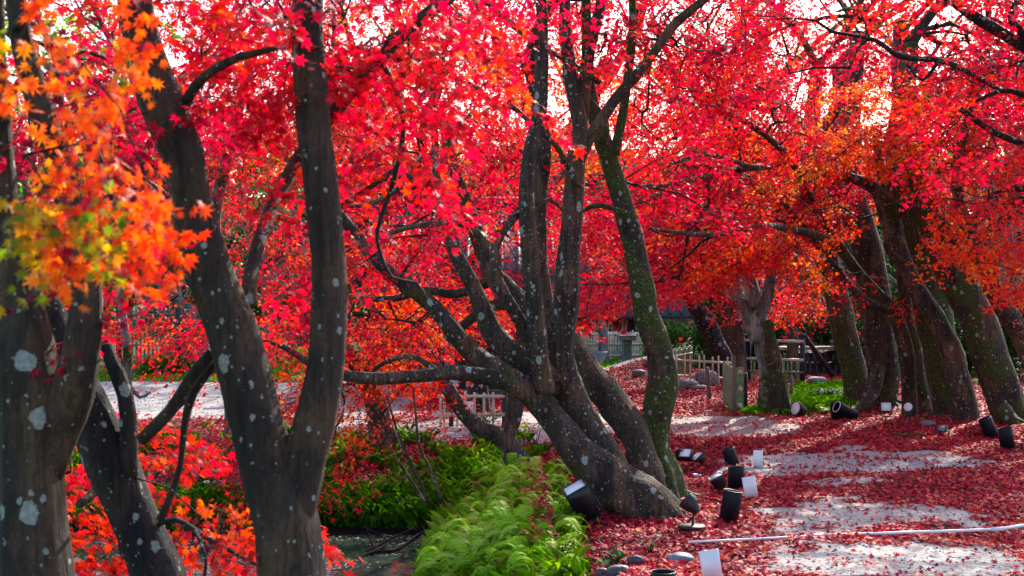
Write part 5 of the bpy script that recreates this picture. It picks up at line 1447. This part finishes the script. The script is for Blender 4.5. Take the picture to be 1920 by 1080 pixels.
far_defs = [
    ("crimson maple far behind the gravel yard, left of the forked trunk", 150, 36, 13.05, 9, 0.34, 156), ("red maple beyond the dark lattice fence", 330, 38, 13.775, 9, 0.44, 143),
    ("scarlet maple beyond the white-walled hall, on its left", 560, 40, 14.5, 10, 0.46, 156), ("orange maple above the white-walled hall roof", 740, 37, 14.5, 9, 0.60, 156),
    ("red maple behind the cream building, on its left", 1010, 46, 17.4, 12, 0.44, 195), ("crimson maple behind the cream building, on its right", 1260, 48, 17.4, 13, 0.42, 195),
    ("orange-red maple far beyond the bamboo gate", 1450, 44, 15.95, 11, 0.56, 156), ("golden maple far beyond the row of old trunks", 1650, 42, 15.95, 10, 0.74, 143),
    ("crimson maple at the far right beyond the row of old trunks", 1900, 40, 15.95, 11, 0.44, 156)]
for i, (lb, px, Y, H, W, hue, n) in enumerate(far_defs):
    far_maple(lb, px, 0, Y, H, W, hue, n, 100+i, group="maples beyond the lawn")

# bare pale trees: three built, the rest copied with their parts
bare = [far_maple("pale leafless tree", 0, 0, 40, h, 0, 0, 0, 200+i, bare=True, name="bare_tree", bark='bark_bare', group="leafless pale trees in the background") for i, h in enumerate((6.5, 8.0, 9.0))]
spots = [(1135, 34.0, 0, 0.55, "low pale leafless tree spreading in front of the cream building"), (420, 33, 1, 0.75, "leafless pale tree behind the left gravel yard"),
         (620, 36, 2, 0.8, "leafless pale tree left of the white-walled hall"), (520, 42, 1, 1.0, "leafless pale tree between red crowns left of centre"),
         (700, 44, 0, 1.1, "leafless pale tree rising behind the orange maple"), (880, 40, 1, 1.0, "leafless pale tree over the hall roof"),
         (960, 50, 2, 1.1, "leafless pale tree showing between the centre stems"), (1400, 46, 1, 1.1, "leafless pale tree above the bamboo gate"),
         (1540, 50, 2, 1.1, "leafless pale tree behind the golden leaves"), (1760, 33, 0, 0.8, "leafless pale tree just behind the row of old trunks"),
         (1860, 30, 1, 0.7, "leafless pale tree between the last two old trunks"), (1950, 36, 2, 1.0, "leafless pale tree at the far right edge"),
         (60, 40, 2, 1.0, "leafless pale tree at the far left edge"), (1220, 52, 0, 1.3, "tallest leafless pale tree right of the mossy kinked trunk")]
def copy_tree(o, parent=None):
    c = o.copy(); col.objects.link(c)
    if parent is not None: c.parent = parent
    for ch in o.children: copy_tree(ch, c)
    return c
usedb = set()
for px, Y, w, s, lb in spots:
    if w in usedb: o = copy_tree(bare[w])
    else: o = bare[w]; usedb.add(w)
    x = (px-960)/F*Y; o.location = (x, Y, zt1(x, Y)); o.scale = (s, s, s); o.rotation_euler.z = px*0.01; o["label"] = lb

# dark evergreens far off
for i, (px, Y, H, W, lb) in enumerate([(90, 52, 15, 9, "tall pale-green tree in the top left corner far behind"), (430, 58, 11, 12, "dark evergreen tree far behind the lattice fence"),
        (1350, 60, 9, 13, "dark evergreen far behind the gate"), (1600, 56, 8, 12, "dark evergreen far behind the old trunks"), (1850, 54, 8, 12, "dark evergreen at the far right horizon"),
        (840, 60, 9, 14, "dark evergreen far behind the hall"), (1120, 62, 8, 12, "dark evergreen far behind the cream building")]):
    far_maple(lb, px, 0, Y, H, W, 0.72 if i == 0 else 0.30, 130, 300+i, leaf=0.2, mat='green', group="evergreens on the horizon", name="evergreen_tree", low=0.1)

# far wood closing the horizon
def wood():
    r = np.random.default_rng(5); n = 26000
    a = r.uniform(-0.62, 0.62, n); d = r.uniform(66, 95, n); x = np.sin(a)*d; y = np.cos(a)*d
    top = 5.5 + 5*fnoise(x*0.12, y*0.12, seed=4) ; z = r.uniform(0, 1, n)**0.8*top
    mb = MB(); place_leaves(mb, STAR5, np.stack([x, y, z], -1), r.normal(0, 1, (n, 3)), r.normal(0, 1, (n, 3)), r.uniform(0.5, 1.1, n), np.clip(0.2+0.35*fnoise(x*.2, y*.2, z*.3, seed=8)+r.normal(0, .08, n), 0, 1))
    return mb.build("far_wood", M['green'], None, hue=True)
tag(wood(), "hazy mass of distant woodland closing the horizon", "woodland", kind="stuff")

# hedge and shrubs
def leafy_mass(name, label, cat, px, py, Y, w, d, h, n, hue, leaf=0.09, seed=1, group=None, bottom=True, tight=0.9, twigs=6):
    g = P(px, py, Y); g[2] = zt1(g[0], Y)
    e = tag(empty(name, g), label, cat, group); r = np.random.default_rng(seed)
    q = r.normal(0, 1, (n, 3)); q[:, 2] = np.abs(q[:, 2]); q /= np.linalg.norm(q, axis=1)[:, None]
    q = np.sign(q)*np.abs(q)**0.6
    s = r.uniform(0.72, 1.0, n)[:, None]*(0.82+0.36*fnoise(q[:, 0]*2.5+seed, q[:, 1]*2.5, q[:, 2]*2.5, seed=seed))[:, None]
    pos = q*s*np.array([w/2, d/2, h])
    pos[:, 2] = np.maximum(pos[:, 2], 0.02)
    mb = MB(); place_leaves(mb, STAR3, pos, q + r.normal(0, .6, (n, 3)), q*0.6+np.array([0, 0, .7])+r.normal(0, .5, (n, 3)), r.uniform(.7, 1.3, n)*leaf, np.clip(hue+r.normal(0, .13, n), 0, 1))
    mb.build("foliage", M['green'], e, hue=True)
    mb = MB()
    for i in range(twigs):
        a = r.uniform(0, 6.28); p = np.array([math.cos(a)*w*.3*r.uniform(.2, 1), math.sin(a)*d*.3, 0]); mb.tube([p*0.4+(0, 0, -.05), p*0.8+(0, 0, h*0.4), p*1.3+(0, 0, h*0.85)], [0.02, 0.014, 0.005], 6)
    mb.build("stem", M['bark_twig'], e, smooth=True)
    return e
leafy_mass("hedge", "clipped dark green hedge with sunlit top behind the low pale fence", "hedge", 1290, 660, 31.5, 1.9, 1.2, 1.0, 9000, 0.30, 0.07, 1)
leafy_mass("hedge", "long dark hedge behind the gate and the small Y-forked tree", "hedge", 1500, 660, 31.5, 3.3, 1.4, 1.25, 12000, 0.16, 0.08, 2)  # very dark leaf hue stands in for shade under the trees
for i, (px, Y, w, h, hu, lb) in enumerate([(1420, 34, 2.2, 1.7, .14, "dark shrub with sparse leaves just behind the gate's blue-black post"), (1640, 28.5, 1.7, 1.2, .16, "dark shrub behind the thick trunk with the long root"),  # lowest hues put the shade behind the row into the leaves
        (1800, 27, 2.0, 1.3, .14, "dark shrub filling the gap beyond the bare-topped trunk"), (1960, 26, 2.2, 1.5, .15, "dark shrub at the right edge beyond the massive trunk"), (1580, 33, 2.5, 1.9, .12, "tall dark camellia shrub behind the stone wall"),
        (1725, 31, 2.5, 1.9, .12, "dark shrub deep behind the centre of the row"), (1890, 31, 2.6, 2.0, .13, "dark shrub deep behind the right end of the row"), (470, 31, 1.6, 0.7, .42, "low green shrub at the far edge of the gravel yard"),
        (545, 30.0, 0.8, 0.55, .78, "small yellow-green shrub glimpsed inside the fork of the big trunk"), (310, 29.5, 0.9, 0.4, .40, "rounded low shrub before the dark lattice fence")]):
    leafy_mass("shrub", lb, "shrub", px, 660, Y, w, 1.3, h, int(2600*w), hu, 0.085, 20+i)
# camellia flowers in the dark hedge
for px, py, lb in ((1538, 612, "red camellia bloom in the dark hedge above the stone wall"), (1276, 636, "small red camellia bloom in the hedge behind the pale fence")):
    c = P(px, py, 30.6); mb = MB(); th = np.linspace(0, 2*math.pi, 7)[:-1]
    n_ = len(th); place_leaves(mb, STAR3, np.tile(c, (n_*2, 1)), np.stack([np.cos(np.tile(th, 2)), np.full(n_*2, -0.3), np.sin(np.tile(th, 2))], -1), np.tile(np.array([[0, -1.0, 0.2]]), (n_*2, 1)), np.repeat([0.055, 0.035], n_), np.full(n_*2, 0.5))
    tag(mb.build("flower", M['leaf'], None, hue=True), lb, "flower")

# ---- ferns on the near bank
def frond(mb, r, base, az, L, lift, hue):
    d = np.array([math.cos(az), math.sin(az), 0]); n = 16
    t = np.linspace(0, 1, n); pts = base + d[None, :]*(L*t*0.85)[:, None] + np.array([0, 0, 1.0])*(L*(lift*t - (lift*0.75)*t**2.2))[:, None]
    segs3(mb, pts[:-1], pts[1:], np.full(n-1, 0.0022), np.full(n-1, 0.002))
    mb.attr[-1][:] = hue
    side = np.array([-d[1], d[0], 0]); P_, T_, S_, H_ = [], [], [], []
    for i in range(2, n*2-1):
        u = i/(n*2-1); c = np.array([np.interp(u, t, pts[:, k]) for k in range(3)]); tn = pts[min(int(u*n)+1, n-1)]-pts[min(int(u*n), n-2)]; tn /= np.linalg.norm(tn)+1e-9
        w = L*0.15*math.sin(math.pi*min(1, u*0.85+0.12))**0.8
        for s in (-1, 1):
            dr = side*s + tn*0.45 + np.array([0, 0, -0.15]); dr /= np.linalg.norm(dr); up = np.cross(dr, tn*s); up /= np.linalg.norm(up)+1e-9
            e1 = c + dr*w; wd = tn*0.0055*(L/0.5)
            mb.add([c-wd, c+wd, c+dr*w*0.55+wd*1.1, e1, c+dr*w*0.55-wd*1.1], [[0, 1, 2, 3, 4]], [hue+r.normal(0, .04)])
def fern_mesh(seed):
    r = np.random.default_rng(seed); mb = MB()
    for i in range(22):
        frond(mb, r, np.array([r.normal(0, .03), r.normal(0, .03), 0]), r.uniform(0, 6.28), r.uniform(0.30, 0.55), r.uniform(1.2, 2.3), 0.84+r.normal(0, .07))
    return mb
ferns = []
for s in range(4):
    o = fern_mesh(400+s).build("fern", M['green'], None, hue=True); tag(o, "bright green fern in the dense clump on the near bank", "fern", "ferns on the near bank"); ferns.append(o)
r = np.random.default_rng(44); k = 0; cnt = 0
while cnt < 84:
    px = r.uniform(868, 1030); py = r.uniform(905, 1130)
    lim = 860 + max(0, (1000-py))*0.9
    if px < lim or (px > 1015 and py < 990): continue
    g = G(px, py)
    if g[2] < POND_Z+0.02: continue
    o = ferns[cnt] if cnt < 4 else ferns[cnt % 4].copy()
    if cnt >= 4: col.objects.link(o)
    o.location = g; o.rotation_euler = (r.normal(0, .12), r.normal(0, .12), r.uniform(0, 6.28)); s = r.uniform(0.5, 0.95); o.scale = (s, s, s); cnt += 1

# ---- strap-leaved tufts
def tuft(label, px, py, n, L, hue, seed, w=0.012, cat="plant", name="lilyturf"):
    g = G(px, py); r = np.random.default_rng(seed); mb = MB()
    for i in range(n):
        a = r.uniform(0, 6.28); l = L*r.uniform(.6, 1.1); lift = r.uniform(.5, 1.3); t = np.linspace(0, 1, 7)
        d = np.array([math.cos(a), math.sin(a), 0]); s = np.array([-d[1], d[0], 0])
        c = np.array([r.normal(0, L*.12), r.normal(0, L*.12), 0]) + d*(l*.75*t)[:, None] + np.array([0, 0, 1])*(l*(lift*t-lift*.85*t**2))[:, None]
        ww = w*(1-t**2*.95)[:, None]; v = np.concatenate([c-s*ww, c+s*ww]); m = 7
        mb.add(v, [[j, j+1, m+j+1, m+j] for j in range(m-1)], np.full(m-1, hue+r.normal(0, .05)))
    o = mb.build(name, M['green'], None, hue=True); o.location = g
    return tag(o, label, cat)
tuft("large dark strap-leaved tuft in the grass left of the rotten-footed trunk", 1552, 745, 150, 0.42, 0.30, 1, 0.012)
tuft("pale green strap-leaved tuft between the last two old trunks", 1845, 722, 60, 0.36, 0.55, 2, 0.010)
tuft("small green grass tuft left of the stump by the gate", 1500, 738, 60, 0.25, 0.5, 3, 0.007)
tuft("yellow-green tuft in front of the green bamboo screen", 1372, 775, 40, 0.16, 0.62, 4, 0.006)

# ---- small broad-leaved plants
OVAL = (np.array([(0, 0, 0), (0.3, 0.22, 0.02), (0.7, 0.2, 0.0), (1.0, 0, -0.08), (0.7, -0.2, 0.0), (0.3, -0.22, 0.02)]), np.array([[0, 1, 2, 3, 4, 5]]))
def plant(label, px, py, h, n, leaf, hue, seed, stems=6, spread=0.5, name="leafy_plant", hv=.05):
    g = G(px, py); r = np.random.default_rng(seed); e = tag(empty(name, g), label, "plant"); st = MB(); pos = []; tip = []
    for i in range(stems):
        a = r.uniform(0, 6.28); top = np.array([math.cos(a)*h*spread*r.uniform(.3, 1.2), math.sin(a)*h*spread, h*r.uniform(.6, 1.05)]); m = top*0.5*np.array([.6, .6, 1.1])
        st.tube([(0, 0, -.02), m, top], [0.005, 0.004, 0.002], 5)
        for j in range(max(1, n//stems)):
            t = r.uniform(.35, 1.05); p = (1-t)**2*np.zeros(3)+2*t*(1-t)*m+t*t*top; b = r.uniform(0, 6.28); pos.append(p); tip.append([math.cos(b), math.sin(b), r.uniform(-.3, .4)])
    st.build("stem", M['bark_twig'], e, smooth=True)
    mb = MB(); pos = np.array(pos); tip = np.array(tip); place_leaves(mb, OVAL, pos, tip, np.array([0, 0, 1.0])+r.normal(0, .4, pos.shape), r.uniform(.6, 1.25, len(pos))*leaf, np.clip(hue+r.normal(0, hv, len(pos)), 0, 1))
    mb.build("foliage", M['green'], e, hue=True); return e
plant("pale yellow-green small-leaved shrub at the bottom, right of the ferns", 1050, 1078, 0.26, 260, 0.036, 0.90, 1, 16, .6)
plant("pale yellow-green seedling left of the dark stones", 1020, 1090, 0.22, 160, 0.034, 0.88, 2, 10, .7)
plant("glossy dark green broad-leaved plant above the dark stones at the bottom", 1140, 1066, 0.12, 26, 0.085, 0.34, 3, 8, .9)
plant("yellow-leaved plant with large leaves on the bank below the V-forked trunk", 1005, 840, 0.32, 26, 0.11, 0.84, 4, 6, .6)
plant("thin pale-leaved plant in front of the leaning trunk foot", 1072, 985, 0.24, 34, 0.05, 0.74, 5, 6, .6)
plant("green leafy sprig left of the flat slate rock", 1218, 1040, 0.14, 18, 0.05, 0.5, 6, 5, .6)
plant("green sprig under the short tube by the mossy trunk", 1278, 888, 0.10, 30, 0.04, 0.4, 7, 7, 1.2)
plant("bright yellow-green low plant beside the upright tube in the grass", 1548, 778, 0.16, 90, 0.06, 0.82, 8, 14, 1.0)
plant("ivy at the foot of the short bamboo lattice fence", 900, 806, 0.28, 160, 0.06, 0.42, 9, 16, 1.6)
plant("tall thin weed with few leaves behind the leaning stems", 1110, 842, 0.42, 22, 0.06, 0.7, 10, 5, .3)
plant("green weeds at the left foot of the leaning trunk", 1040, 905, 0.22, 120, 0.045, 0.6, 11, 14, 1.2)
plant("green weeds at the foot of the massive right trunk", 1850, 815, 0.12, 60, 0.05, 0.4, 12, 12, 1.3)
plant("low green weeds on the leaves below the round floodlight", 1700, 822, 0.08, 60, 0.05, 0.45, 13, 12, 2.2)

# ---- young bare shoots at the water's edge
e = tag(empty("sapling", G(832, 985)), "bare thin-stemmed sapling leaning left at the water's edge", "sapling"); o = np.array(e.location)
Yb = o[1]
for k_ in ([(832,990,5),(808,965,4.5),(785,925,4),(757,880,3.2),(730,840,2.6),(712,800,2)], [(818,975,3.5),(800,930,3.2),(770,870,3),(742,800,2.4),(725,740,2)], [(834,975,4),(826,930,3.6),(806,880,3.2),(785,830,3),(778,760,2.2),(770,700,1.6)],
           [(800,940,2),(770,935,1.4),(740,940,1)], [(785,830,1.6),(760,822,1.3),(720,815,1)]):
    pts = catmull([list(P(a, b, Yb)-o)+[c/F*Yb] for a, b, c in k_], 0.06); mb = MB(); mb.tube(pts[:, :3], pts[:, 3], 7); mb.build("stem", M['bark_grey'], e, smooth=True)

def stick(label, k_, Y, name="fallen_branch"):
    g = P(k_[0][0], k_[0][1], Y); pts = catmull([list(P(a, b, Y+dy)-g)+[c/F*Y] for a, b, c, dy in k_], 0.05); mb = MB(); mb.tube(pts[:, :3], pts[:, 3], 6)
    r = np.random.default_rng(len(label))
    for j in range(3, len(pts)-1, 4):
        q = pts[j, :3]; d = r.normal(0, .1, 3); d[2] = abs(d[2]); mb.tube([q, q+d*0.6, q+d*1.3+(0, 0, .02)], [pts[j, 3]*.6, pts[j, 3]*.4, 0.001], 5)
    o = mb.build(name, M['bark_twig'], None, smooth=True); o.location = g; return tag(o, label, "branch")
stick("forked dead branch lying out over the pond water", [(830,985,3,.3),(790,1000,3,.1),(745,1030,3.5,-.1),(700,1035,4,-.2),(678,1048,3,-.3)], 13.0)
stick("thin dead twig rising from the pond at the bank", [(672,1042,3,0),(700,1028,2.5,.1),(730,1012,2,.2),(775,990,1.5,.3)], 12.9)
stick("short dark twig poking from under the ferns into the water", [(835,1045,3,0),(815,1062,3,0),(790,1075,2,0)], 11.9)
stick("brown stick lying on the leaves below the leaning trunk", [(1165,1012,2.5,0),(1200,1013,3,0),(1235,1012,3,0)], float(G(1200, 1013)[1])-0.05)
stick("dead pale branch on the far bank under the big trunk's left stem", [(400,870,2,0),(430,855,3,.1),(470,838,3,.3),(500,822,2,.5)], 16.2)

# ---- grass, leaves on the ground, leaves and painted glints on the water
def scatter(n, xr, yr, wfun, seed):
    r = np.random.default_rng(seed); x = r.uniform(*xr, n); y = r.uniform(*yr, n); w = wfun(x, y); k = r.uniform(size=n) < w; return x[k], y[k], r
def blades(name, label, parts, kind="stuff"):
    mb = MB()
    for n, xr, yr, wf, seed, h, wd, hue in parts:
        x, y, r = scatter(n, xr, yr, wf, seed); m = len(x); z = zt(x, y); a = r.uniform(0, 6.28, m); L = h*r.uniform(.4, 1.2, m)
        d = np.stack([np.cos(a), np.sin(a), np.zeros(m)], -1); s = np.stack([-d[:, 1], d[:, 0], d[:, 2]], -1)*wd
        b = np.stack([x, y, z-0.01], -1); mid = b + d*(L*.25)[:, None]; mid[:, 2] += L*.7; tp = b + d*(L*.8)[:, None]; tp[:, 2] += L*r.uniform(.6, 1.1, m)
        v = np.stack([b-s, b+s, mid+s*.8, tp, mid-s*.8], 1).reshape(-1, 3); f = np.array([[0, 1, 2, 3, 4]])[None]+(np.arange(m)*5)[:, None, None]
        hu = hue + .25*(fnoise(x*1.5, y*1.5, seed=61)-.5) + r.normal(0, .07, m)
        mb.add(v, f.reshape(-1, 5), np.clip(hu, 0, 1))
    return tag(mb.build(name, M['green'], None, hue=True), label, "grass", kind=kind)
def w_g(x, y): return surface(x, y)[1]*(zt(x, y) > POND_Z+0.03)
blades("bank_grass", "rough green grass and weeds covering the sloping pond banks", [
    (60000, (-6.5, 0.9), (13.9, 18.3), w_g, 1, 0.13, 0.005, 0.56), (16000, (-6.5, 0.9), (13.9, 18.3), w_g, 31, 0.15, 0.004, 0.95), (26000, (-0.7, 1.4), (9.0, 13.8), w_g, 2, 0.12, 0.004, 0.66), (16000, (-0.7, 0.9), (13, 17), w_g, 3, 0.16, 0.005, 0.66), (30000, (-0.6, 0.55), (9.3, 13.6), lambda x, y: (zt(x, y) > POND_Z+.03)*.9*sstep((.42-x)/.15), 33, 0.22, 0.0025, 0.82), (26000, (-6.5, 0.5), (13.8, 14.9), w_g, 5, 0.20, 0.005, 0.55)])
blades("garden_grass", "short bright green grass round the old trunks and on the lawn beyond", [
    (60000, (2.5, 9), (19.5, 32), w_g, 4, 0.10, 0.008, 0.60), (22000, (-9, 6), (27, 36), w_g, 6, 0.08, 0.014, 0.66)])
# broad small leaves in the bank vegetation
def ground_cover():
    mb = MB(); x, y, r = scatter(52000, (-6.5, 1.0), (11.0, 18.2), lambda x, y: w_g(x, y)*sstep((fnoise(x*2.2, y*2.2, seed=91)-.40)/.12), 7)
    z = zt(x, y)+r.uniform(0.0, .11, len(x)); n = len(x)
    place_leaves(mb, OVAL, np.stack([x, y, z], -1), r.normal(0, 1, (n, 3))*[1, 1, .4], np.array([0, 0, 1.0])+r.normal(0, .5, (n, 3)), r.uniform(.02, .05, n), np.clip(.50+.4*(fnoise(x*1.2, y*1.2, seed=92)-.5)+r.normal(0, .1, n), 0, 1))
    return mb.build("ground_cover", M['green'], None, hue=True)
tag(ground_cover(), "low leafy green ground cover on the pond banks", "ground cover", kind="stuff")

def litter():
    mb = MB()
    def wl(x, y): s = surface(x, y); return (1-.84*sstep((16.2-y)/.8)*sstep((.2-x)/.4))*np.clip(s[0] + (0.05+0.25*sstep((fnoise(x*1.7, y*3.2, seed=55)-.5)/.2))*s[2]*(y < 19) + 0.22*s[1], 0, 1)*(zt(x, y) > POND_Z+.03)
    for n, xr, yr, seed, T, sz in ((46000, (-.8, 4.9), (8.3, 13), 11, STAR5, .040), (90000, (-2, 7.5), (13, 19), 12, STAR5, .042), (100000, (-5, 12), (19, 30), 13, STAR3, .052), (9000, (-7, -.8), (14, 19), 14, STAR3, .045)):
        x, y, r = scatter(n, xr, yr, wl, seed); m = len(x); z = zt(x, y)+0.008+r.uniform(0, .022, m); z = np.where((x < .3) & (y < 13.6) & (y > 9.5), z+r.uniform(.05, .34, m), z)
        hue = .30+.26*(fnoise(x*.7, y*.7, seed=70)-.5)+r.normal(0, .14, m); br = r.uniform(size=m) < .05; hue[br] = r.uniform(.6, .78, br.sum())
        place_leaves(mb, T, np.stack([x, y, z], -1), r.normal(0, 1, (m, 3))*[1, 1, .35], np.array([0, 0, 1.0])+r.normal(0, .42, (m, 3)), r.uniform(.7, 1.25, m)*sz, np.clip(hue, 0, 1))
    return mb.build("fallen_leaves", M['litter_leaf'], None, hue=True)
tag(litter(), "thick carpet of fallen crimson maple leaves over the path and its edges", "fallen leaves", kind="stuff")
def pebbles():
    x, y, r = scatter(60000, (-6, 7), (8.3, 24), lambda x, y: surface(x, y)[2]*0.35 + 0.02, 21); n = len(x)
    V = np.array([(1, 0, 0), (-1, 0, 0), (0, 1, 0), (0, -1, 0), (0, 0, 1), (0, 0, -1)], float); Fc = np.array([[0, 2, 4], [2, 1, 4], [1, 3, 4], [3, 0, 4], [2, 0, 5], [1, 2, 5], [3, 1, 5], [0, 3, 5]])
    s = (r.uniform(.3, 1, n)**2*.016+.003)[:, None, None]; a = r.uniform(0, 6.28, n); ca, sa = np.cos(a), np.sin(a)
    W = V[None]*s*np.stack([np.ones(n), r.uniform(.6, 1, n), r.uniform(.4, .7, n)], -1)[:, None, :]
    W = np.stack([W[..., 0]*ca[:, None]-W[..., 1]*sa[:, None], W[..., 0]*sa[:, None]+W[..., 1]*ca[:, None], W[..., 2]], -1)
    W = W + np.stack([x, y, zt(x, y)+.007], -1)[:, None, :]
    mb = MB(); mb.add(W.reshape(-1, 3), (Fc[None]+(np.arange(n)*6)[:, None, None]).reshape(-1, 3))
    return mb.build("pebbles", M['pebble'], None, smooth=True)
M['pebble'] = plain("pebble", (0.5, 0.48, 0.46), 0.8, scale=9, c2=(0.12, 0.11, 0.11))
tag(pebbles(), "small loose pebbles on the sandy path and yard", "gravel", kind="stuff")
def floating():
    mb = MB(); x, y, r = scatter(7000, (-5.5, -.5), (11.6, 14.2), lambda x, y: sstep((fnoise(x*1.1, y*3.0, seed=95)-.42)/.15), 15); m = len(x); k = zt(x, y) < POND_Z-.01; x, y = x[k], y[k]; m = len(x)
    place_leaves(mb, OVAL, np.stack([x, y, np.full(m, POND_Z+.004)], -1), r.normal(0, 1, (m, 3))*[1, 1, 0.02], np.array([0, 0, 1.0])+r.normal(0, .05, (m, 3)), r.uniform(.015, .04, m), r.uniform(.2, 1, m))
    return mb.build("floating_leaf_glints", M['float'], None, hue=True)
M['float'] = leaf_mat("leaf_glint", [(0, (.30, .05, .03)), (.3, (.42, .36, .30)), (1, (.75, .75, .75))], .05, 1.0, .2, .8)  # pale tones and gloss stand in for glints on the water
tag(floating(), "small pale leaves on the pond, standing in for water glints", "floating leaves and glints", kind="stuff")
